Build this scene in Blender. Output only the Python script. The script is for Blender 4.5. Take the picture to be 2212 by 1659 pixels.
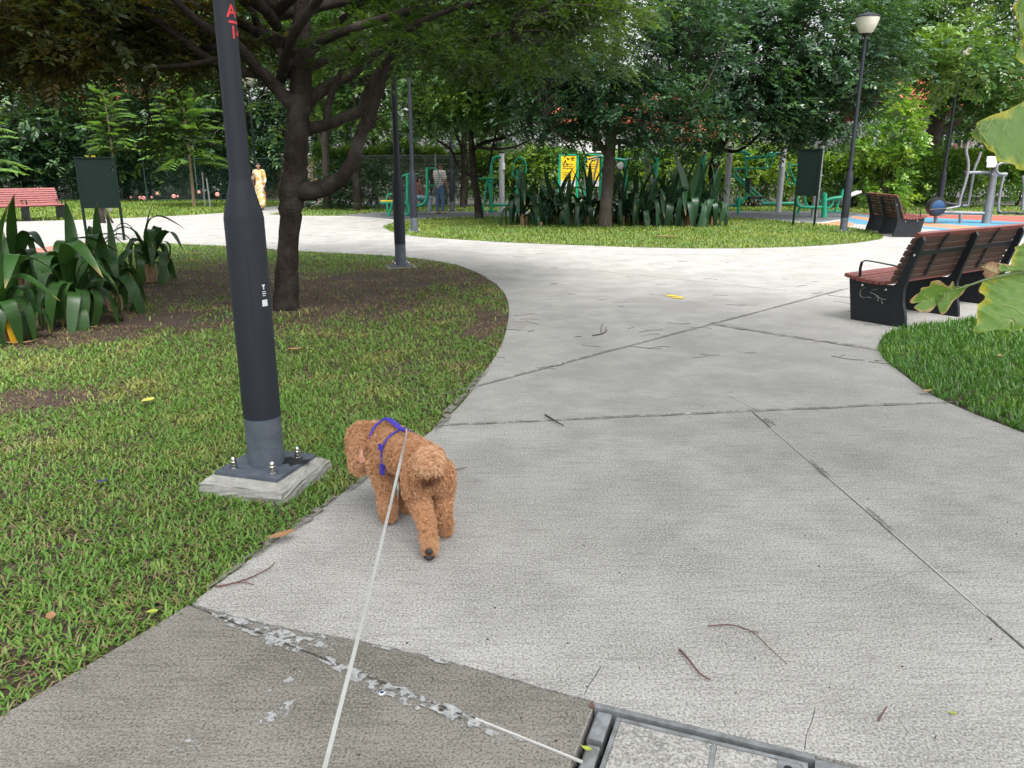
import bpy, bmesh, math, random
import numpy as np
from mathutils import Vector, Matrix, geometry

for _o in list(bpy.data.objects):
    bpy.data.objects.remove(_o)
SC = bpy.context.scene
COL = SC.collection
R = math.radians
random.seed(7)
rng = np.random.default_rng(11)

# ------------------------------------------------------------------ camera
CAM_H = 1.5
PITCH = math.atan((829.5 - 362.0) / 1662.0)
cam_d = bpy.data.cameras.new('camera')
cam_d.sensor_width = 36.0
cam_d.lens = 36.0 * 1662.0 / 2212.0
cam_d.clip_start = 0.05
cam_d.clip_end = 2000.0
cam = bpy.data.objects.new('camera', cam_d)
COL.objects.link(cam)
cam.location = (0, 0, CAM_H)
cam.rotation_euler = (math.pi / 2 - PITCH, 0, 0)
SC.camera = cam

# ------------------------------------------------------------------ sky, sun, exposure
SUN_EL, SUN_AZ = R(60), R(152)          # azimuth measured from +Y towards +X
world = bpy.data.worlds.new('World')
SC.world = world
world.use_nodes = True
wn = world.node_tree
bg = wn.nodes['Background']
sky = wn.nodes.new('ShaderNodeTexSky')
sky.sky_type = 'NISHITA'
sky.sun_disc = False
sky.sun_elevation = SUN_EL
sky.sun_rotation = SUN_AZ
sky.air_density = 1.0
sky.dust_density = 5.0
sky.ozone_density = 1.0
hsv = wn.nodes.new('ShaderNodeHueSaturation')
hsv.inputs['Saturation'].default_value = 0.22
wn.links.new(sky.outputs['Color'], hsv.inputs['Color'])
wn.links.new(hsv.outputs['Color'], bg.inputs['Color'])
bg.inputs['Strength'].default_value = 0.15
sun_d = bpy.data.lights.new('sun', 'SUN')
sun_d.energy = 1.5
sun_d.angle = R(20)
sun_d.color = (1.0, 0.965, 0.91)
sun = bpy.data.objects.new('sun', sun_d)
COL.objects.link(sun)
_sd = Vector((math.sin(SUN_AZ) * math.cos(SUN_EL), math.cos(SUN_AZ) * math.cos(SUN_EL), math.sin(SUN_EL)))
sun.rotation_euler = _sd.to_track_quat('Z', 'Y').to_euler()
sun.location = _sd * 60
SC.view_settings.view_transform = 'Standard'
SC.view_settings.look = 'None'
SC.view_settings.gamma = 1.0
SC.view_settings.use_curve_mapping = False
SC.view_settings.exposure = 1.42
SC.render.engine = 'CYCLES'
cy = SC.cycles
cy.use_denoising = True
cy.max_bounces = 7
cy.diffuse_bounces = 4
cy.glossy_bounces = 2
cy.transmission_bounces = 4
cy.transparent_max_bounces = 4
cy.caustics_reflective = False
cy.caustics_refractive = False
cy.sample_clamp_indirect = 6.0

# ------------------------------------------------------------------ pixel -> place
_cp, _sp = math.cos(PITCH), math.sin(PITCH)
def ray(u, v):
    x = (u - 1106.0) / 1662.0; y = (829.5 - v) / 1662.0
    return (x, _cp + y * _sp, -_sp + y * _cp)
def G(u, v, z=0.0):
    d = ray(u, v); t = (z - CAM_H) / d[2]
    return Vector((t * d[0], t * d[1], z))
def W(u, v, Y):
    d = ray(u, v); t = Y / d[1]
    return Vector((t * d[0], Y, CAM_H + t * d[2]))

# ------------------------------------------------------------------ naming helpers
def tag(o, label=None, cat=None, group=None, kind=None):
    if label: o['label'] = label
    if cat: o['category'] = cat
    if group: o['group'] = group
    if kind: o['kind'] = kind
    return o
def thing(name, label, cat, loc=(0, 0, 0), rz=0.0, group=None, kind=None):
    o = bpy.data.objects.new(name, None)
    o.empty_display_size = 0.1
    COL.objects.link(o)
    o.location = loc
    o.rotation_euler = (0, 0, rz)
    return tag(o, label, cat, group, kind)
def link(name, me, parent=None, world_space=True):
    o = bpy.data.objects.new(name, me)
    COL.objects.link(o)
    if parent is not None:
        o.parent = parent
        if world_space:
            m = Matrix.Translation(parent.location) @ parent.rotation_euler.to_matrix().to_4x4()
            p = parent.parent
            if p is not None:          # sub-part: parent mesh sits at its own thing's inverse offset
                m = Matrix.Identity(4)
            o.matrix_parent_inverse = m.inverted()
    return o
def copy_tree(o, parent=None):
    c = o.copy(); COL.objects.link(c)
    if parent is not None: c.parent = parent
    for ch in list(o.children):
        copy_tree(ch, c)
    return c

# ------------------------------------------------------------------ mesh builder
def frames(pts):
    pts = [Vector(p) for p in pts]
    T = []
    for i in range(len(pts)):
        a = pts[max(i - 1, 0)]; b = pts[min(i + 1, len(pts) - 1)]
        t = (b - a)
        T.append(t.normalized() if t.length > 1e-9 else Vector((0, 0, 1)))
    ref = Vector((0, 0, 1)) if abs(T[0].z) < 0.9 else Vector((1, 0, 0))
    n = T[0].cross(ref).normalized()
    out = []
    for t in T:
        n = (n - t * n.dot(t))
        if n.length < 1e-6:
            n = t.orthogonal()
        n.normalize()
        out.append((t, n, t.cross(n)))
    return out
class MB:
    def __init__(s): s.v = []; s.f = []
    def add(s, vs, fs):
        k = len(s.v); s.v += [tuple(p) for p in vs]; s.f += [tuple(i + k for i in q) for q in fs]; return s
    def box(s, c, size, M=None, ch=0.0):
        """box centred at c; M rotates; ch chamfers the long edges"""
        x, y, z = [q / 2 for q in size]
        if ch > 0:
            ax = max(range(3), key=lambda i: size[i])
            o = [i for i in range(3) if i != ax]
            h = [size[o[0]] / 2, size[o[1]] / 2]
            pr = [(h[0], h[1] - ch), (h[0] - ch, h[1]), (-h[0] + ch, h[1]), (-h[0], h[1] - ch),
                  (-h[0], -h[1] + ch), (-h[0] + ch, -h[1]), (h[0] - ch, -h[1]), (h[0], -h[1] + ch)]
            vs = []
            for e in (-1, 1):
                for a, b in pr:
                    p = [0, 0, 0]; p[ax] = e * size[ax] / 2; p[o[0]] = a; p[o[1]] = b; vs.append(p)
            fs = [(i, (i + 1) % 8, 8 + (i + 1) % 8, 8 + i) for i in range(8)] + [tuple(range(7, -1, -1)), tuple(range(8, 16))]
        else:
            vs = [(i * x, j * y, k * z) for i in (-1, 1) for j in (-1, 1) for k in (-1, 1)]
            fs = [(0, 1, 3, 2), (4, 6, 7, 5), (0, 4, 5, 1), (2, 3, 7, 6), (0, 2, 6, 4), (1, 5, 7, 3)]
        c = Vector(c)
        if M is not None: vs = [M @ Vector(p) + c for p in vs]
        else: vs = [Vector(p) + c for p in vs]
        return s.add(vs, fs)
    def tube(s, pts, r, n=8, caps=True, rough=0.0, seed=0):
        pts = [Vector(p) for p in pts]
        rs = [r] * len(pts) if isinstance(r, (int, float)) else list(r)
        fr = frames(pts)
        vs = []; rr = random.Random(seed)
        ph = [rr.uniform(0, 6.28) for _ in range(4)]
        for i, (p, q, (t, a, b)) in enumerate(zip(pts, rs, fr)):
            for k in range(n):
                th = 2 * math.pi * k / n
                m = q
                if rough:
                    m = q * (1 + rough * (math.sin(3 * th + ph[0] + i * .9) * .5 + math.sin(2 * th + ph[1] - i * .55) * .6 + rr.uniform(-.5, .5)))
                vs.append(p + a * (m * math.cos(th)) + b * (m * math.sin(th)))
        fs = []
        for i in range(len(pts) - 1):
            for k in range(n):
                k2 = (k + 1) % n
                fs.append((i * n + k, i * n + k2, (i + 1) * n + k2, (i + 1) * n + k))
        if caps:
            fs.append(tuple(range(n - 1, -1, -1)))
            fs.append(tuple((len(pts) - 1) * n + k for k in range(n)))
        return s.add(vs, fs)
    def lathe(s, prof, n=24, c=(0, 0, 0), M=None):
        """prof: (radius, z) from bottom to top"""
        c = Vector(c); vs = []
        for r, z in prof:
            for k in range(n):
                th = 2 * math.pi * k / n
                p = Vector((r * math.cos(th), r * math.sin(th), z))
                vs.append((M @ p if M is not None else p) + c)
        fs = [(i * n + k, i * n + (k + 1) % n, (i + 1) * n + (k + 1) % n, (i + 1) * n + k) for i in range(len(prof) - 1) for k in range(n)]
        fs.append(tuple(range(n - 1, -1, -1))); fs.append(tuple((len(prof) - 1) * n + k for k in range(n)))
        return s.add(vs, fs)
    def prism(s, poly, a, b):
        """poly: list of 3-D points (one face); extruded from +a to +b vectors"""
        a = Vector(a); b = Vector(b); n = len(poly)
        vs = [Vector(p) + a for p in poly] + [Vector(p) + b for p in poly]
        fs = [tuple(range(n - 1, -1, -1)), tuple(range(n, 2 * n))] + [(i, (i + 1) % n, n + (i + 1) % n, n + i) for i in range(n)]
        return s.add(vs, fs)
    def ball(s, c, r, n=10, m=6, sc=(1, 1, 1), M=None):
        prof = [(max(1e-4, math.sin(math.pi * i / m)) * r, -math.cos(math.pi * i / m) * r) for i in range(m + 1)]
        S = Matrix.Diagonal(Vector(sc))
        MM = (M @ S) if M is not None else S
        return s.lathe(prof, n, c, MM)
    def ribbon(s, pts, widths, sides, th=0.0015):
        """flat strap; sides: unit side vector per point"""
        pts = [Vector(p) for p in pts]; vs = []
        fr = frames(pts)
        for p, w, sd, f in zip(pts, widths, sides, fr):
            sd = Vector(sd).normalized(); nn = f[0].cross(sd).normalized() * th
            vs += [p + sd * (w / 2) + nn, p - sd * (w / 2) + nn, p - sd * (w / 2) - nn, p + sd * (w / 2) - nn]
        fs = []
        for i in range(len(pts) - 1):
            for k in range(4):
                fs.append((4 * i + k, 4 * i + (k + 1) % 4, 4 * i + 4 + (k + 1) % 4, 4 * i + 4 + k))
        fs += [(3, 2, 1, 0), tuple(4 * (len(pts) - 1) + k for k in range(4))]
        return s.add(vs, fs)
    def mesh(s, name, mat, smooth=True, ang=40):
        me = bpy.data.meshes.new(name)
        me.from_pydata(s.v, [], s.f)
        me.update()
        bm = bmesh.new(); bm.from_mesh(me); bmesh.ops.recalc_face_normals(bm, faces=bm.faces[:]); bm.to_mesh(me); bm.free()
        if smooth:
            me.polygons.foreach_set('use_smooth', [True] * len(me.polygons))
            me.set_sharp_from_angle(angle=R(ang))
        if mat: me.materials.append(mat)
        return me
    def build(s, name, mat, parent=None, smooth=True, ang=40, ws=True):
        return link(name, s.mesh(name, mat, smooth, ang), parent, ws)

def spl(pts, k=6):
    """Catmull-Rom through tuples of any length"""
    P = [np.array(p, float) for p in pts]
    P = [2 * P[0] - P[1]] + P + [2 * P[-1] - P[-2]]
    out = []
    for i in range(1, len(P) - 2):
        for j in range(k):
            t = j / k
            a, b, c, d = P[i - 1], P[i], P[i + 1], P[i + 2]
            out.append(0.5 * ((2 * b) + (-a + c) * t + (2 * a - 5 * b + 4 * c - d) * t * t + (-a + 3 * b - 3 * c + d) * t ** 3))
    out.append(P[-2])
    return out

def fnoise(x, y, seed=0, s=1.0):
    r = np.random.default_rng(seed)
    v = np.zeros_like(x)
    for k in range(8):
        a = r.uniform(0, 2 * np.pi); f = s * r.uniform(.5, 2.2); p = r.uniform(0, 6.28)
        v += np.sin((x * np.cos(a) + y * np.sin(a)) * f + p) / (1 + .3 * k)
    return v / 3.2

# ------------------------------------------------------------------ materials
def _nt(name):
    m = bpy.data.materials.new(name); m.use_nodes = True
    nt = m.node_tree; b = nt.nodes['Principled BSDF']
    return m, nt, b
def nd(nt, typ, **kw):
    n = nt.nodes.new(typ)
    for k, v in kw.items():
        if k in n.inputs.keys() if hasattr(n, 'inputs') else False:
            n.inputs[k].default_value = v
        else:
            setattr(n, k, v)
    return n
def mixc(nt, fac, a, b, mode='MIX'):
    n = nt.nodes.new('ShaderNodeMix'); n.data_type = 'RGBA'; n.blend_type = mode
    for sock, val in ((n.inputs[0], fac), (n.inputs[6], a), (n.inputs[7], b)):
        if isinstance(val, bpy.types.NodeSocket): nt.links.new(val, sock)
        elif isinstance(val, (int, float)): sock.default_value = val
        else: sock.default_value = (*val, 1)
    return n.outputs[2]
def ramp(nt, src, a, b, lo=0.0, hi=1.0):
    n = nt.nodes.new('ShaderNodeMapRange')
    n.inputs[1].default_value = a; n.inputs[2].default_value = b; n.inputs[3].default_value = lo; n.inputs[4].default_value = hi
    nt.links.new(src, n.inputs[0]); return n.outputs[0]
def pos(nt, scale=(1, 1, 1), rot=(0, 0, 0), obj=False):
    if obj:
        t = nt.nodes.new('ShaderNodeTexCoord').outputs['Object']
    else:
        t = nt.nodes.new('ShaderNodeNewGeometry').outputs['Position']
    m = nt.nodes.new('ShaderNodeMapping'); m.inputs['Scale'].default_value = scale; m.inputs['Rotation'].default_value = rot
    nt.links.new(t, m.inputs['Vector']); return m.outputs[0]
def noisetex(nt, vec, scale, detail=4, rough=.6):
    n = nt.nodes.new('ShaderNodeTexNoise'); n.inputs['Scale'].default_value = scale; n.inputs['Detail'].default_value = detail
    n.inputs['Roughness'].default_value = rough
    nt.links.new(vec, n.inputs['Vector']); return n.outputs['Fac']
def bump(nt, b, h, strength=.3, dist=.01):
    n = nt.nodes.new('ShaderNodeBump'); n.inputs['Strength'].default_value = strength; n.inputs['Distance'].default_value = dist
    nt.links.new(h, n.inputs['Height']); nt.links.new(n.outputs[0], b.inputs['Normal'])
def mat(name, c, rough=.6, metal=0.0, var=.15, scale=6.0, c2=None, bmp=0.0, bscale=40, spec=.5, bdist=.004):
    m, nt, b = _nt(name)
    v = pos(nt)
    n = noisetex(nt, v, scale, 5)
    f = ramp(nt, n, .3, .7)
    if c2 is None: c2 = tuple(q * (1 - var * 1.6) for q in c)
    col = mixc(nt, f, c2, c)
    nt.links.new(col, b.inputs['Base Color'])
    b.inputs['Roughness'].default_value = rough; b.inputs['Metallic'].default_value = metal
    b.inputs['Specular IOR Level'].default_value = spec
    if bmp: bump(nt, b, noisetex(nt, v, bscale, 4), bmp, bdist)
    return m
def leafmat(name, c1, c2, trans=.3, rough=.42, c3=None, lo=.55, hi=.75, nscale=.8, tcol=None, spec=.5):
    m, nt, b = _nt(name)
    g = nt.nodes.new('ShaderNodeNewGeometry')
    col = mixc(nt, g.outputs['Random Per Island'], c1, c2)
    if c3 is not None:
        n = noisetex(nt, pos(nt), nscale, 3)
        add = nt.nodes.new('ShaderNodeMath'); add.operation = 'MULTIPLY_ADD'
        nt.links.new(g.outputs['Random Per Island'], add.inputs[0]); add.inputs[1].default_value = .16; nt.links.new(n, add.inputs[2])
        col = mixc(nt, ramp(nt, add.outputs[0], lo, hi), col, c3)
    nt.links.new(col, b.inputs['Base Color'])
    b.inputs['Roughness'].default_value = rough
    b.inputs['Specular IOR Level'].default_value = spec
    t = nt.nodes.new('ShaderNodeBsdfTranslucent')
    tc = mixc(nt, 1.0, col, tcol or (1.5, 1.45, .6), 'MULTIPLY')
    nt.links.new(tc, t.inputs['Color'])
    mx = nt.nodes.new('ShaderNodeMixShader'); mx.inputs[0].default_value = trans
    nt.links.new(b.outputs[0], mx.inputs[1]); nt.links.new(t.outputs[0], mx.inputs[2])
    nt.links.new(mx.outputs[0], nt.nodes['Material Output'].inputs['Surface'])
    return m

def concrete(name, light, dark, stain, rot=0.0, speck=1.0):
    m, nt, b = _nt(name)
    p = pos(nt); ps = pos(nt, (1, 7, 1), (0, 0, rot)); ps2 = pos(nt, (.8, 1.2, 1), (0, 0, rot))
    fine = noisetex(nt, p, 125, 3, .7)
    spk = noisetex(nt, ps2, 70, 5, .85); streak2 = noisetex(nt, pos(nt, (.35, 3.5, 1), (0, 0, rot * .5)), 14, 5, .8)
    streak = noisetex(nt, ps, 7, 6, .7)
    mid = noisetex(nt, p, 2.2, 5, .62)
    big = noisetex(nt, p, .5, 4, .55)
    col = mixc(nt, ramp(nt, mid, .38, .60), dark, light)
    col = mixc(nt, ramp(nt, streak, .35, .7, 0, .4), col, tuple(q * 1.12 for q in light))
    col = mixc(nt, ramp(nt, big, .47, .68, 0, .6), col, stain)
    col = mixc(nt, ramp(nt, spk, .52, .66, 0, .45 * speck), col, tuple(q * .55 for q in dark))
    col = mixc(nt, ramp(nt, fine, .50, .60, 0, .6 * speck), col, tuple(min(1, q * 1.35) for q in light))
    col = mixc(nt, ramp(nt, fine, .48, .38, 0, .75 * speck), col, tuple(q * .45 for q in dark))
    col = mixc(nt, ramp(nt, streak2, .50, .70, 0, .62), col, tuple(q * .62 for q in dark))
    nt.links.new(col, b.inputs['Base Color'])
    b.inputs['Roughness'].default_value = .85
    b.inputs['Specular IOR Level'].default_value = .25
    bump(nt, b, fine, .35, .004)
    return m

M = {}
M['conc'] = concrete('concrete_grey', (.36, .354, .338), (.235, .231, .218), (.255, .246, .225), .12)
M['conc_old'] = concrete('concrete_old_stained', (.195, .184, .163), (.108, .101, .087), (.255, .245, .225), .9, 1.0)
M['conc_far'] = concrete('concrete_far', (.46, .44, .40), (.36, .345, .31), (.41, .39, .35), 0, .6)
M['patch'] = mat('cement_patch', (.36, .37, .37), .8, var=.25, scale=50, bmp=.3, bscale=120)
def ragged(m, scale, lo, hi):
    nt = m.node_tree; b = nt.nodes['Principled BSDF']; nt.links.new(ramp(nt, noisetex(nt, pos(nt), scale, 5, .65), lo, hi), b.inputs['Alpha'])
ragged(M['patch'], 26, .46, .53)
M['bead'] = mat('pvc_bead', (.5, .5, .48), .5, scale=30)
M['stain'] = mat('damp_stain', (.205, .195, .17), .8, scale=20)
M['soil'] = mat('soil', (.070, .043, .032), .95, scale=9, c2=(.036, .023, .017), bmp=.8, bscale=45, bdist=.02)
M['lawnfar'] = mat('lawn_soil_far', (.085, .12, .022), .95, scale=2.2, c2=(.07, .072, .026), bmp=.5, bscale=60)
M['dark_soil'] = mat('dark_soil', (.05, .045, .03), .95, scale=3, c2=(.028, .03, .02))
ragged(M['stain'], 14, .42, .56)
M['joint'] = mat('joint_dirt', (.05, .047, .042), .95, scale=20)
M['rubber'] = mat('rubber_grey', (.135, .14, .15), .9, scale=30, var=.1)
M['r_red'] = mat('rubber_red', (.36, .085, .06), .9, scale=30, var=.1)
M['r_blue'] = mat('rubber_blue', (.07, .22, .33), .9, scale=30, var=.1)
M['r_orange'] = mat('rubber_orange', (.50, .20, .115), .9, scale=30, var=.1)
M['kerbwhite'] = mat('kerb_white', (.6, .59, .56), .8, scale=20)
M['brickred'] = mat('paver_red', (.36, .155, .12), .85, scale=14)
M['pole'] = mat('pole_charcoal', (.017, .020, .027), .55, scale=5, var=.12, c2=(.020, .024, .032), spec=.22)
M['pole_base'] = mat('pole_base_grey', (.095, .112, .14), .65, scale=14, c2=(.055, .066, .085), bmp=.15)
M['door'] = mat('pole_door', (.022, .026, .034), .55, scale=5, spec=.25)
M['seam'] = mat('seam_dark', (.008, .008, .010), .7)
M['redpaint'] = mat('red_paint', (.62, .03, .035), .5)
M['white'] = mat('white_print', (.72, .74, .74), .5)
M['footing'] = mat('footing_concrete', (.34, .34, .325), .9, scale=14, c2=(.22, .215, .19), bmp=.6, bscale=60, bdist=.006)
M['steel'] = mat('stainless', (.62, .60, .57), .22, 1.0, scale=30)
M['galv'] = mat('galvanised', (.33, .35, .37), .55, .5, scale=22, c2=(.15, .15, .145), bmp=.3)
M['greysteel'] = mat('grey_painted_steel', (.21, .22, .235), .5, .2, scale=10)
M['bench_metal'] = mat('bench_cast_iron', (.010, .012, .016), .45, scale=8, c2=(.015, .018, .023), spec=.3)
M['slat'] = mat('slat_red_brown', (.21, .062, .052), .55, scale=12, c2=(.15, .044, .037))
M['slat_back'] = mat('slat_brown', (.080, .040, .029), .65, scale=14, c2=(.058, .028, .021))
M['slat_pink'] = mat('slat_faded_red', (.27, .085, .083), .6, scale=12, c2=(.21, .066, .064))
M['scratch'] = mat('scratch', (.5, .5, .44), .8)
M['green'] = mat('green_paint', (.010, .34, .19), .38, scale=6, c2=(.008, .29, .16))
M['darkgreen'] = mat('dark_green_paint', (.003, .013, .010), .6, scale=6, spec=.2)
M['yellow'] = mat('sign_yellow', (.88, .60, .015), .5, var=.05)
M['palesteel'] = mat('pale_grey_steel', (.42, .43, .44), .45, .1, scale=8)
M['black'] = mat('black_plastic', (.012, .012, .014), .5)
M['blueplastic'] = mat('blue_plastic', (.012, .06, .17), .4)
M['bark'] = None
def barkmat(name, c1, c2, c3):
    m, nt, b = _nt(name)
    p = pos(nt, (1, 1, .45)); n1 = noisetex(nt, p, 14, 6, .7); n2 = noisetex(nt, pos(nt), 2.5, 4)
    n3 = noisetex(nt, pos(nt, (1, 1, 3)), 9, 4, .7)
    col = mixc(nt, ramp(nt, n1, .35, .65), c1, c2)
    col = mixc(nt, ramp(nt, n2, .5, .7, 0, .7), col, c3)
    nt.links.new(col, b.inputs['Base Color']); b.inputs['Roughness'].default_value = .9
    b.inputs['Specular IOR Level'].default_value = .2
    ad = nt.nodes.new('ShaderNodeMath'); ad.operation = 'ADD'; nt.links.new(n1, ad.inputs[0]); nt.links.new(n3, ad.inputs[1])
    bump(nt, b, ad.outputs[0], .9, .02)
    return m
M['bark'] = barkmat('bark_dark', (.016, .012, .010), (.036, .028, .023), (.078, .070, .060))
M['bark_grey'] = barkmat('bark_grey', (.060, .048, .040), (.10, .084, .072), (.13, .115, .10))
M['bark_pale'] = barkmat('bark_pale', (.22, .15, .10), (.30, .22, .15), (.26, .2, .15))
L = {}
L['main'] = leafmat('leaf_main', (.022, .056, .016), (.045, .085, .018), .5, .45, (.065, .125, .018), .56, .78, .5, tcol=(1.8, 1.7, .45))
L['left'] = leafmat('leaf_left', (.022, .045, .012), (.045, .062, .016), .48, .5, (.11, .085, .018), .54, .76, .7, tcol=(2.1, 1.5, .45))
L['blue'] = leafmat('leaf_blue', (.024, .070, .038), (.044, .10, .046), .26, .36, (.075, .16, .045), .58, .80, .6)
L['mid'] = leafmat('leaf_mid', (.036, .098, .030), (.066, .145, .036), .3, .4, (.14, .24, .035), .57, .76, .5)
L['back'] = leafmat('leaf_back', (.030, .080, .040), (.062, .13, .052), .28, .42, (.12, .21, .05), .58, .78, .35)
L['lime'] = leafmat('leaf_lime', (.16, .26, .025), (.26, .36, .035), .35, .45, (.10, .20, .03), .55, .75, 1.2)
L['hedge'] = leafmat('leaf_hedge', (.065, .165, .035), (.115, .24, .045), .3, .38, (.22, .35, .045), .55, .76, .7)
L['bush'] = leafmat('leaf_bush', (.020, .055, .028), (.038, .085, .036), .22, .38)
L['sapling'] = leafmat('leaf_sapling', (.10, .20, .05), (.16, .28, .07), .35, .42)
L['yellow'] = leafmat('leaf_yellow', (.42, .36, .02), (.55, .48, .03), .3, .5)
L['grass'] = leafmat('grass_blade', (.085, .195, .030), (.165, .295, .052), .32, .6, (.28, .315, .085), .58, .80, 1.6)
L['grass_r'] = leafmat('grass_blade_lush', (.048, .15, .018), (.10, .235, .03), .30, .45, (.14, .27, .035), .62, .82, 2.0)
L['grass_f'] = leafmat('grass_blade_far', (.075, .16, .018), (.14, .235, .03), .3, .5, (.20, .25, .04), .5, .75, .6)
L['straw'] = leafmat('grass_straw', (.20, .145, .07), (.33, .26, .14), .2, .7, (.14, .10, .055), .5, .7, 2.0)
L['bright'] = leafmat('leaf_bright', (.10, .235, .035), (.17, .33, .05), .32, .4, (.26, .38, .05), .55, .76, .9)

# ================================================================== SETTING: ground, path, lawns, court
def gpts(px, k=0, closed=True):
    P = [G(u, v)[:2] for u, v in px]
    return P
def smooth2(P, k=4, closed=False):
    return [tuple(q) for q in spl(P, k)]
# near left lawn: edge of the path as seen from the slab corner to the far tip
edgeA = smooth2(gpts([(-300, 1720), (0, 1548), (200, 1430), (410, 1305), (560, 1193), (700, 1094), (800, 1022), (880, 968), (945, 920), (1000, 868), (1040, 812), (1070, 770), (1089, 730), (1098, 690), (1098, 655), (1085, 627), (1060, 606), (1025, 586), (985, 572), (930, 562), (870, 555), (800, 550), (700, 545), (600, 539), (500, 532), (400, 527), (300, 524), (220, 526), (150, 537), (60, 552)]), 3)
L1 = edgeA + [(-13.0, edgeA[-1][1] + 0.2), (-13.0, -3.0), (-3.5, -3.0), (-1.9, .6)]
L2 = smooth2(gpts([(826, 490), (850, 502), (900, 511), (1000, 518), (1100, 524), (1250, 530), (1400, 535), (1550, 537), (1700, 534), (1800, 529), (1870, 522), (1908, 514), (1890, 502), (1830, 491), (1755, 483), (1660, 475), (1552, 470), (1450, 467), (1300, 466), (1100, 468), (980, 470), (920, 473), (860, 479), (826, 490)]), 3)[:-1]
L3 = smooth2(gpts([(2700, 1130), (2400, 1010), (2212, 935), (2120, 900), (2040, 866), (1995, 842), (1950, 808), (1915, 781), (1898, 757), (1900, 737), (1920, 720), (1960, 708), (2050, 697), (2110, 689), (2180, 673), (2300, 640), (2420, 620)]), 3) + [(14.0, 9.0), (14.0, 1.0), (6, 1.5)]
L4 = smooth2(gpts([(-160, 484), (0, 479), (170, 475), (300, 470), (400, 465), (480, 460), (540, 453), (600, 444), (640, 438)]), 3) + [(-10.0, 39.0), (-32.0, 39.0), (-32.0, 23.0)]
L5 = smooth2(gpts([(580, 463), (640, 466), (725, 466.5)]), 3) + gpts([(800, 459.5), (850, 452), (720, 437)]) + gpts([(690, 444), (640, 454)])
court = gpts([(728, 466.6), (800, 459.5), (900, 457.5), (1100, 457), (1500, 457), (1820, 457), (1860, 462), (1815, 475), (1755, 482), (1660, 474.2), (1552, 469.2), (1450, 466.2), (1300, 465.2), (1100, 467.2), (980, 469.2), (920, 472.2), (862, 477), (840, 473)])
L6 = gpts([(850, 452), (800, 459.2), (900, 457.2), (1100, 456.7), (1500, 456.7), (1820, 456.7), (1862, 461.5), (2000, 463), (2212, 466), (2500, 470), (2800, 473)]) + [(34.0, 31.0), (12.0, 33.0), (-5.0, 33.5)]
def band(a, b):
    return gpts(a) + gpts(list(reversed(b)))
e0 = [(1864, 461.8), (2000, 463.4), (2212, 466.4), (2500, 470.5)]
e1 = [(1858, 463.5), (2000, 469.5), (2212, 480), (2500, 490)]
e2 = [(1848, 466.5), (2000, 481), (2212, 496), (2500, 508)]
e3 = [(1836, 470), (1900, 480), (2000, 489), (2212, 508), (2500, 520)]
e4 = [(1818, 475), (1850, 484), (2000, 494), (2212, 513.5), (2500, 527)]
B_red, B_blue, B_or, B_blue2 = band(e0, e1), band(e1, e2), band(e2, e3), band(e3, e4)
B_or2 = gpts([(1757, 482.5), (1816, 475.6), (1848, 484), (1836, 489)])
paver = gpts([(-200, 590), (60, 551), (150, 536), (215, 524.5), (200, 521), (100, 533), (0, 545), (-200, 572)])
# manhole: corner and two directions
MC = Vector(G(1285, 1517)[:2]); MX = (Vector(G(1740, 1625)[:2]) - MC).normalized(); MY = Vector((MX.y, -MX.x))
if MY.y > 0: MY = -MY
MH = [MC, MC + MX * 2.45, MC + MX * 2.45 + MY * 1.3, MC + MY * 1.3]
MH = [tuple(p) for p in MH]
# old stained slab in the bottom corner
oldedge = smooth2(gpts([(410, 1305), (520, 1335), (640, 1362), (760, 1382), (880, 1408), (1000, 1437), (1140, 1478), (1284, 1516)]), 4)
OLD = oldedge + [MH[3], (MC + MY * 2.5)[:], (-2.2, -1.0), (-1.95, .6)] + edgeA[0:9]
OLD = [tuple(p)[:2] for p in OLD]

def strip(px, w=.008, wob=0.0, seed=1):
    P = [Vector(p) for p in (gpts(px) if len(px[0]) == 2 and abs(px[0][0]) > 30 else px)]
    r = random.Random(seed)
    if wob:
        Q = []
        for a, b in zip(P[:-1], P[1:]):
            n = max(2, int((b - a).length / .05))
            for i in range(n): Q.append(a.lerp(b, i / n) + Vector((r.uniform(-wob, wob), r.uniform(-wob, wob))))
        P = Q + [P[-1]]
    a, b = [], []
    for i, p in enumerate(P):
        t = (P[min(i + 1, len(P) - 1)] - P[max(i - 1, 0)]).normalized(); n = Vector((-t.y, t.x))
        ww = w * (r.uniform(.5, 1.4) if wob else 1)
        a.append(tuple(p + n * ww / 2)); b.append(tuple(p - n * ww / 2))
    return a + b[::-1]
JO = [strip([(925, 921), (2060, 869)], .013), strip([(1624, 889), (2230, 1416), (2600, 1740)], .012),
      strip([(990, 846), (1835, 622), (1975, 590), (2240, 530)], .013), strip([(1528, 700), (1915, 760)], .011),
      strip([(1290, 585), (1555, 613), (1700, 628)], .018), strip([(400, 1302), (1260, 1648)], .010),
      strip([(640, 511), (830, 490)], .03), strip([(1240, 577), (1480, 545), (1560, 537)], .015),
      strip([(1098, 655), (1500, 652)], .006)]
CRACKS = [strip([(1572, 855), (1600, 868), (1640, 890)], .004, .006, 3), strip([(1300, 1437), (1262, 1500)], .003, .004, 4),
          strip([(1840, 1283), (1990, 1228), (2030, 1217)], .0025, .004, 5), strip([(1760, 1530), (1738, 1618)], .002, .004, 6)]
cut_edge = strip([tuple(p) for p in oldedge], .009, .004, 8)

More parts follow.
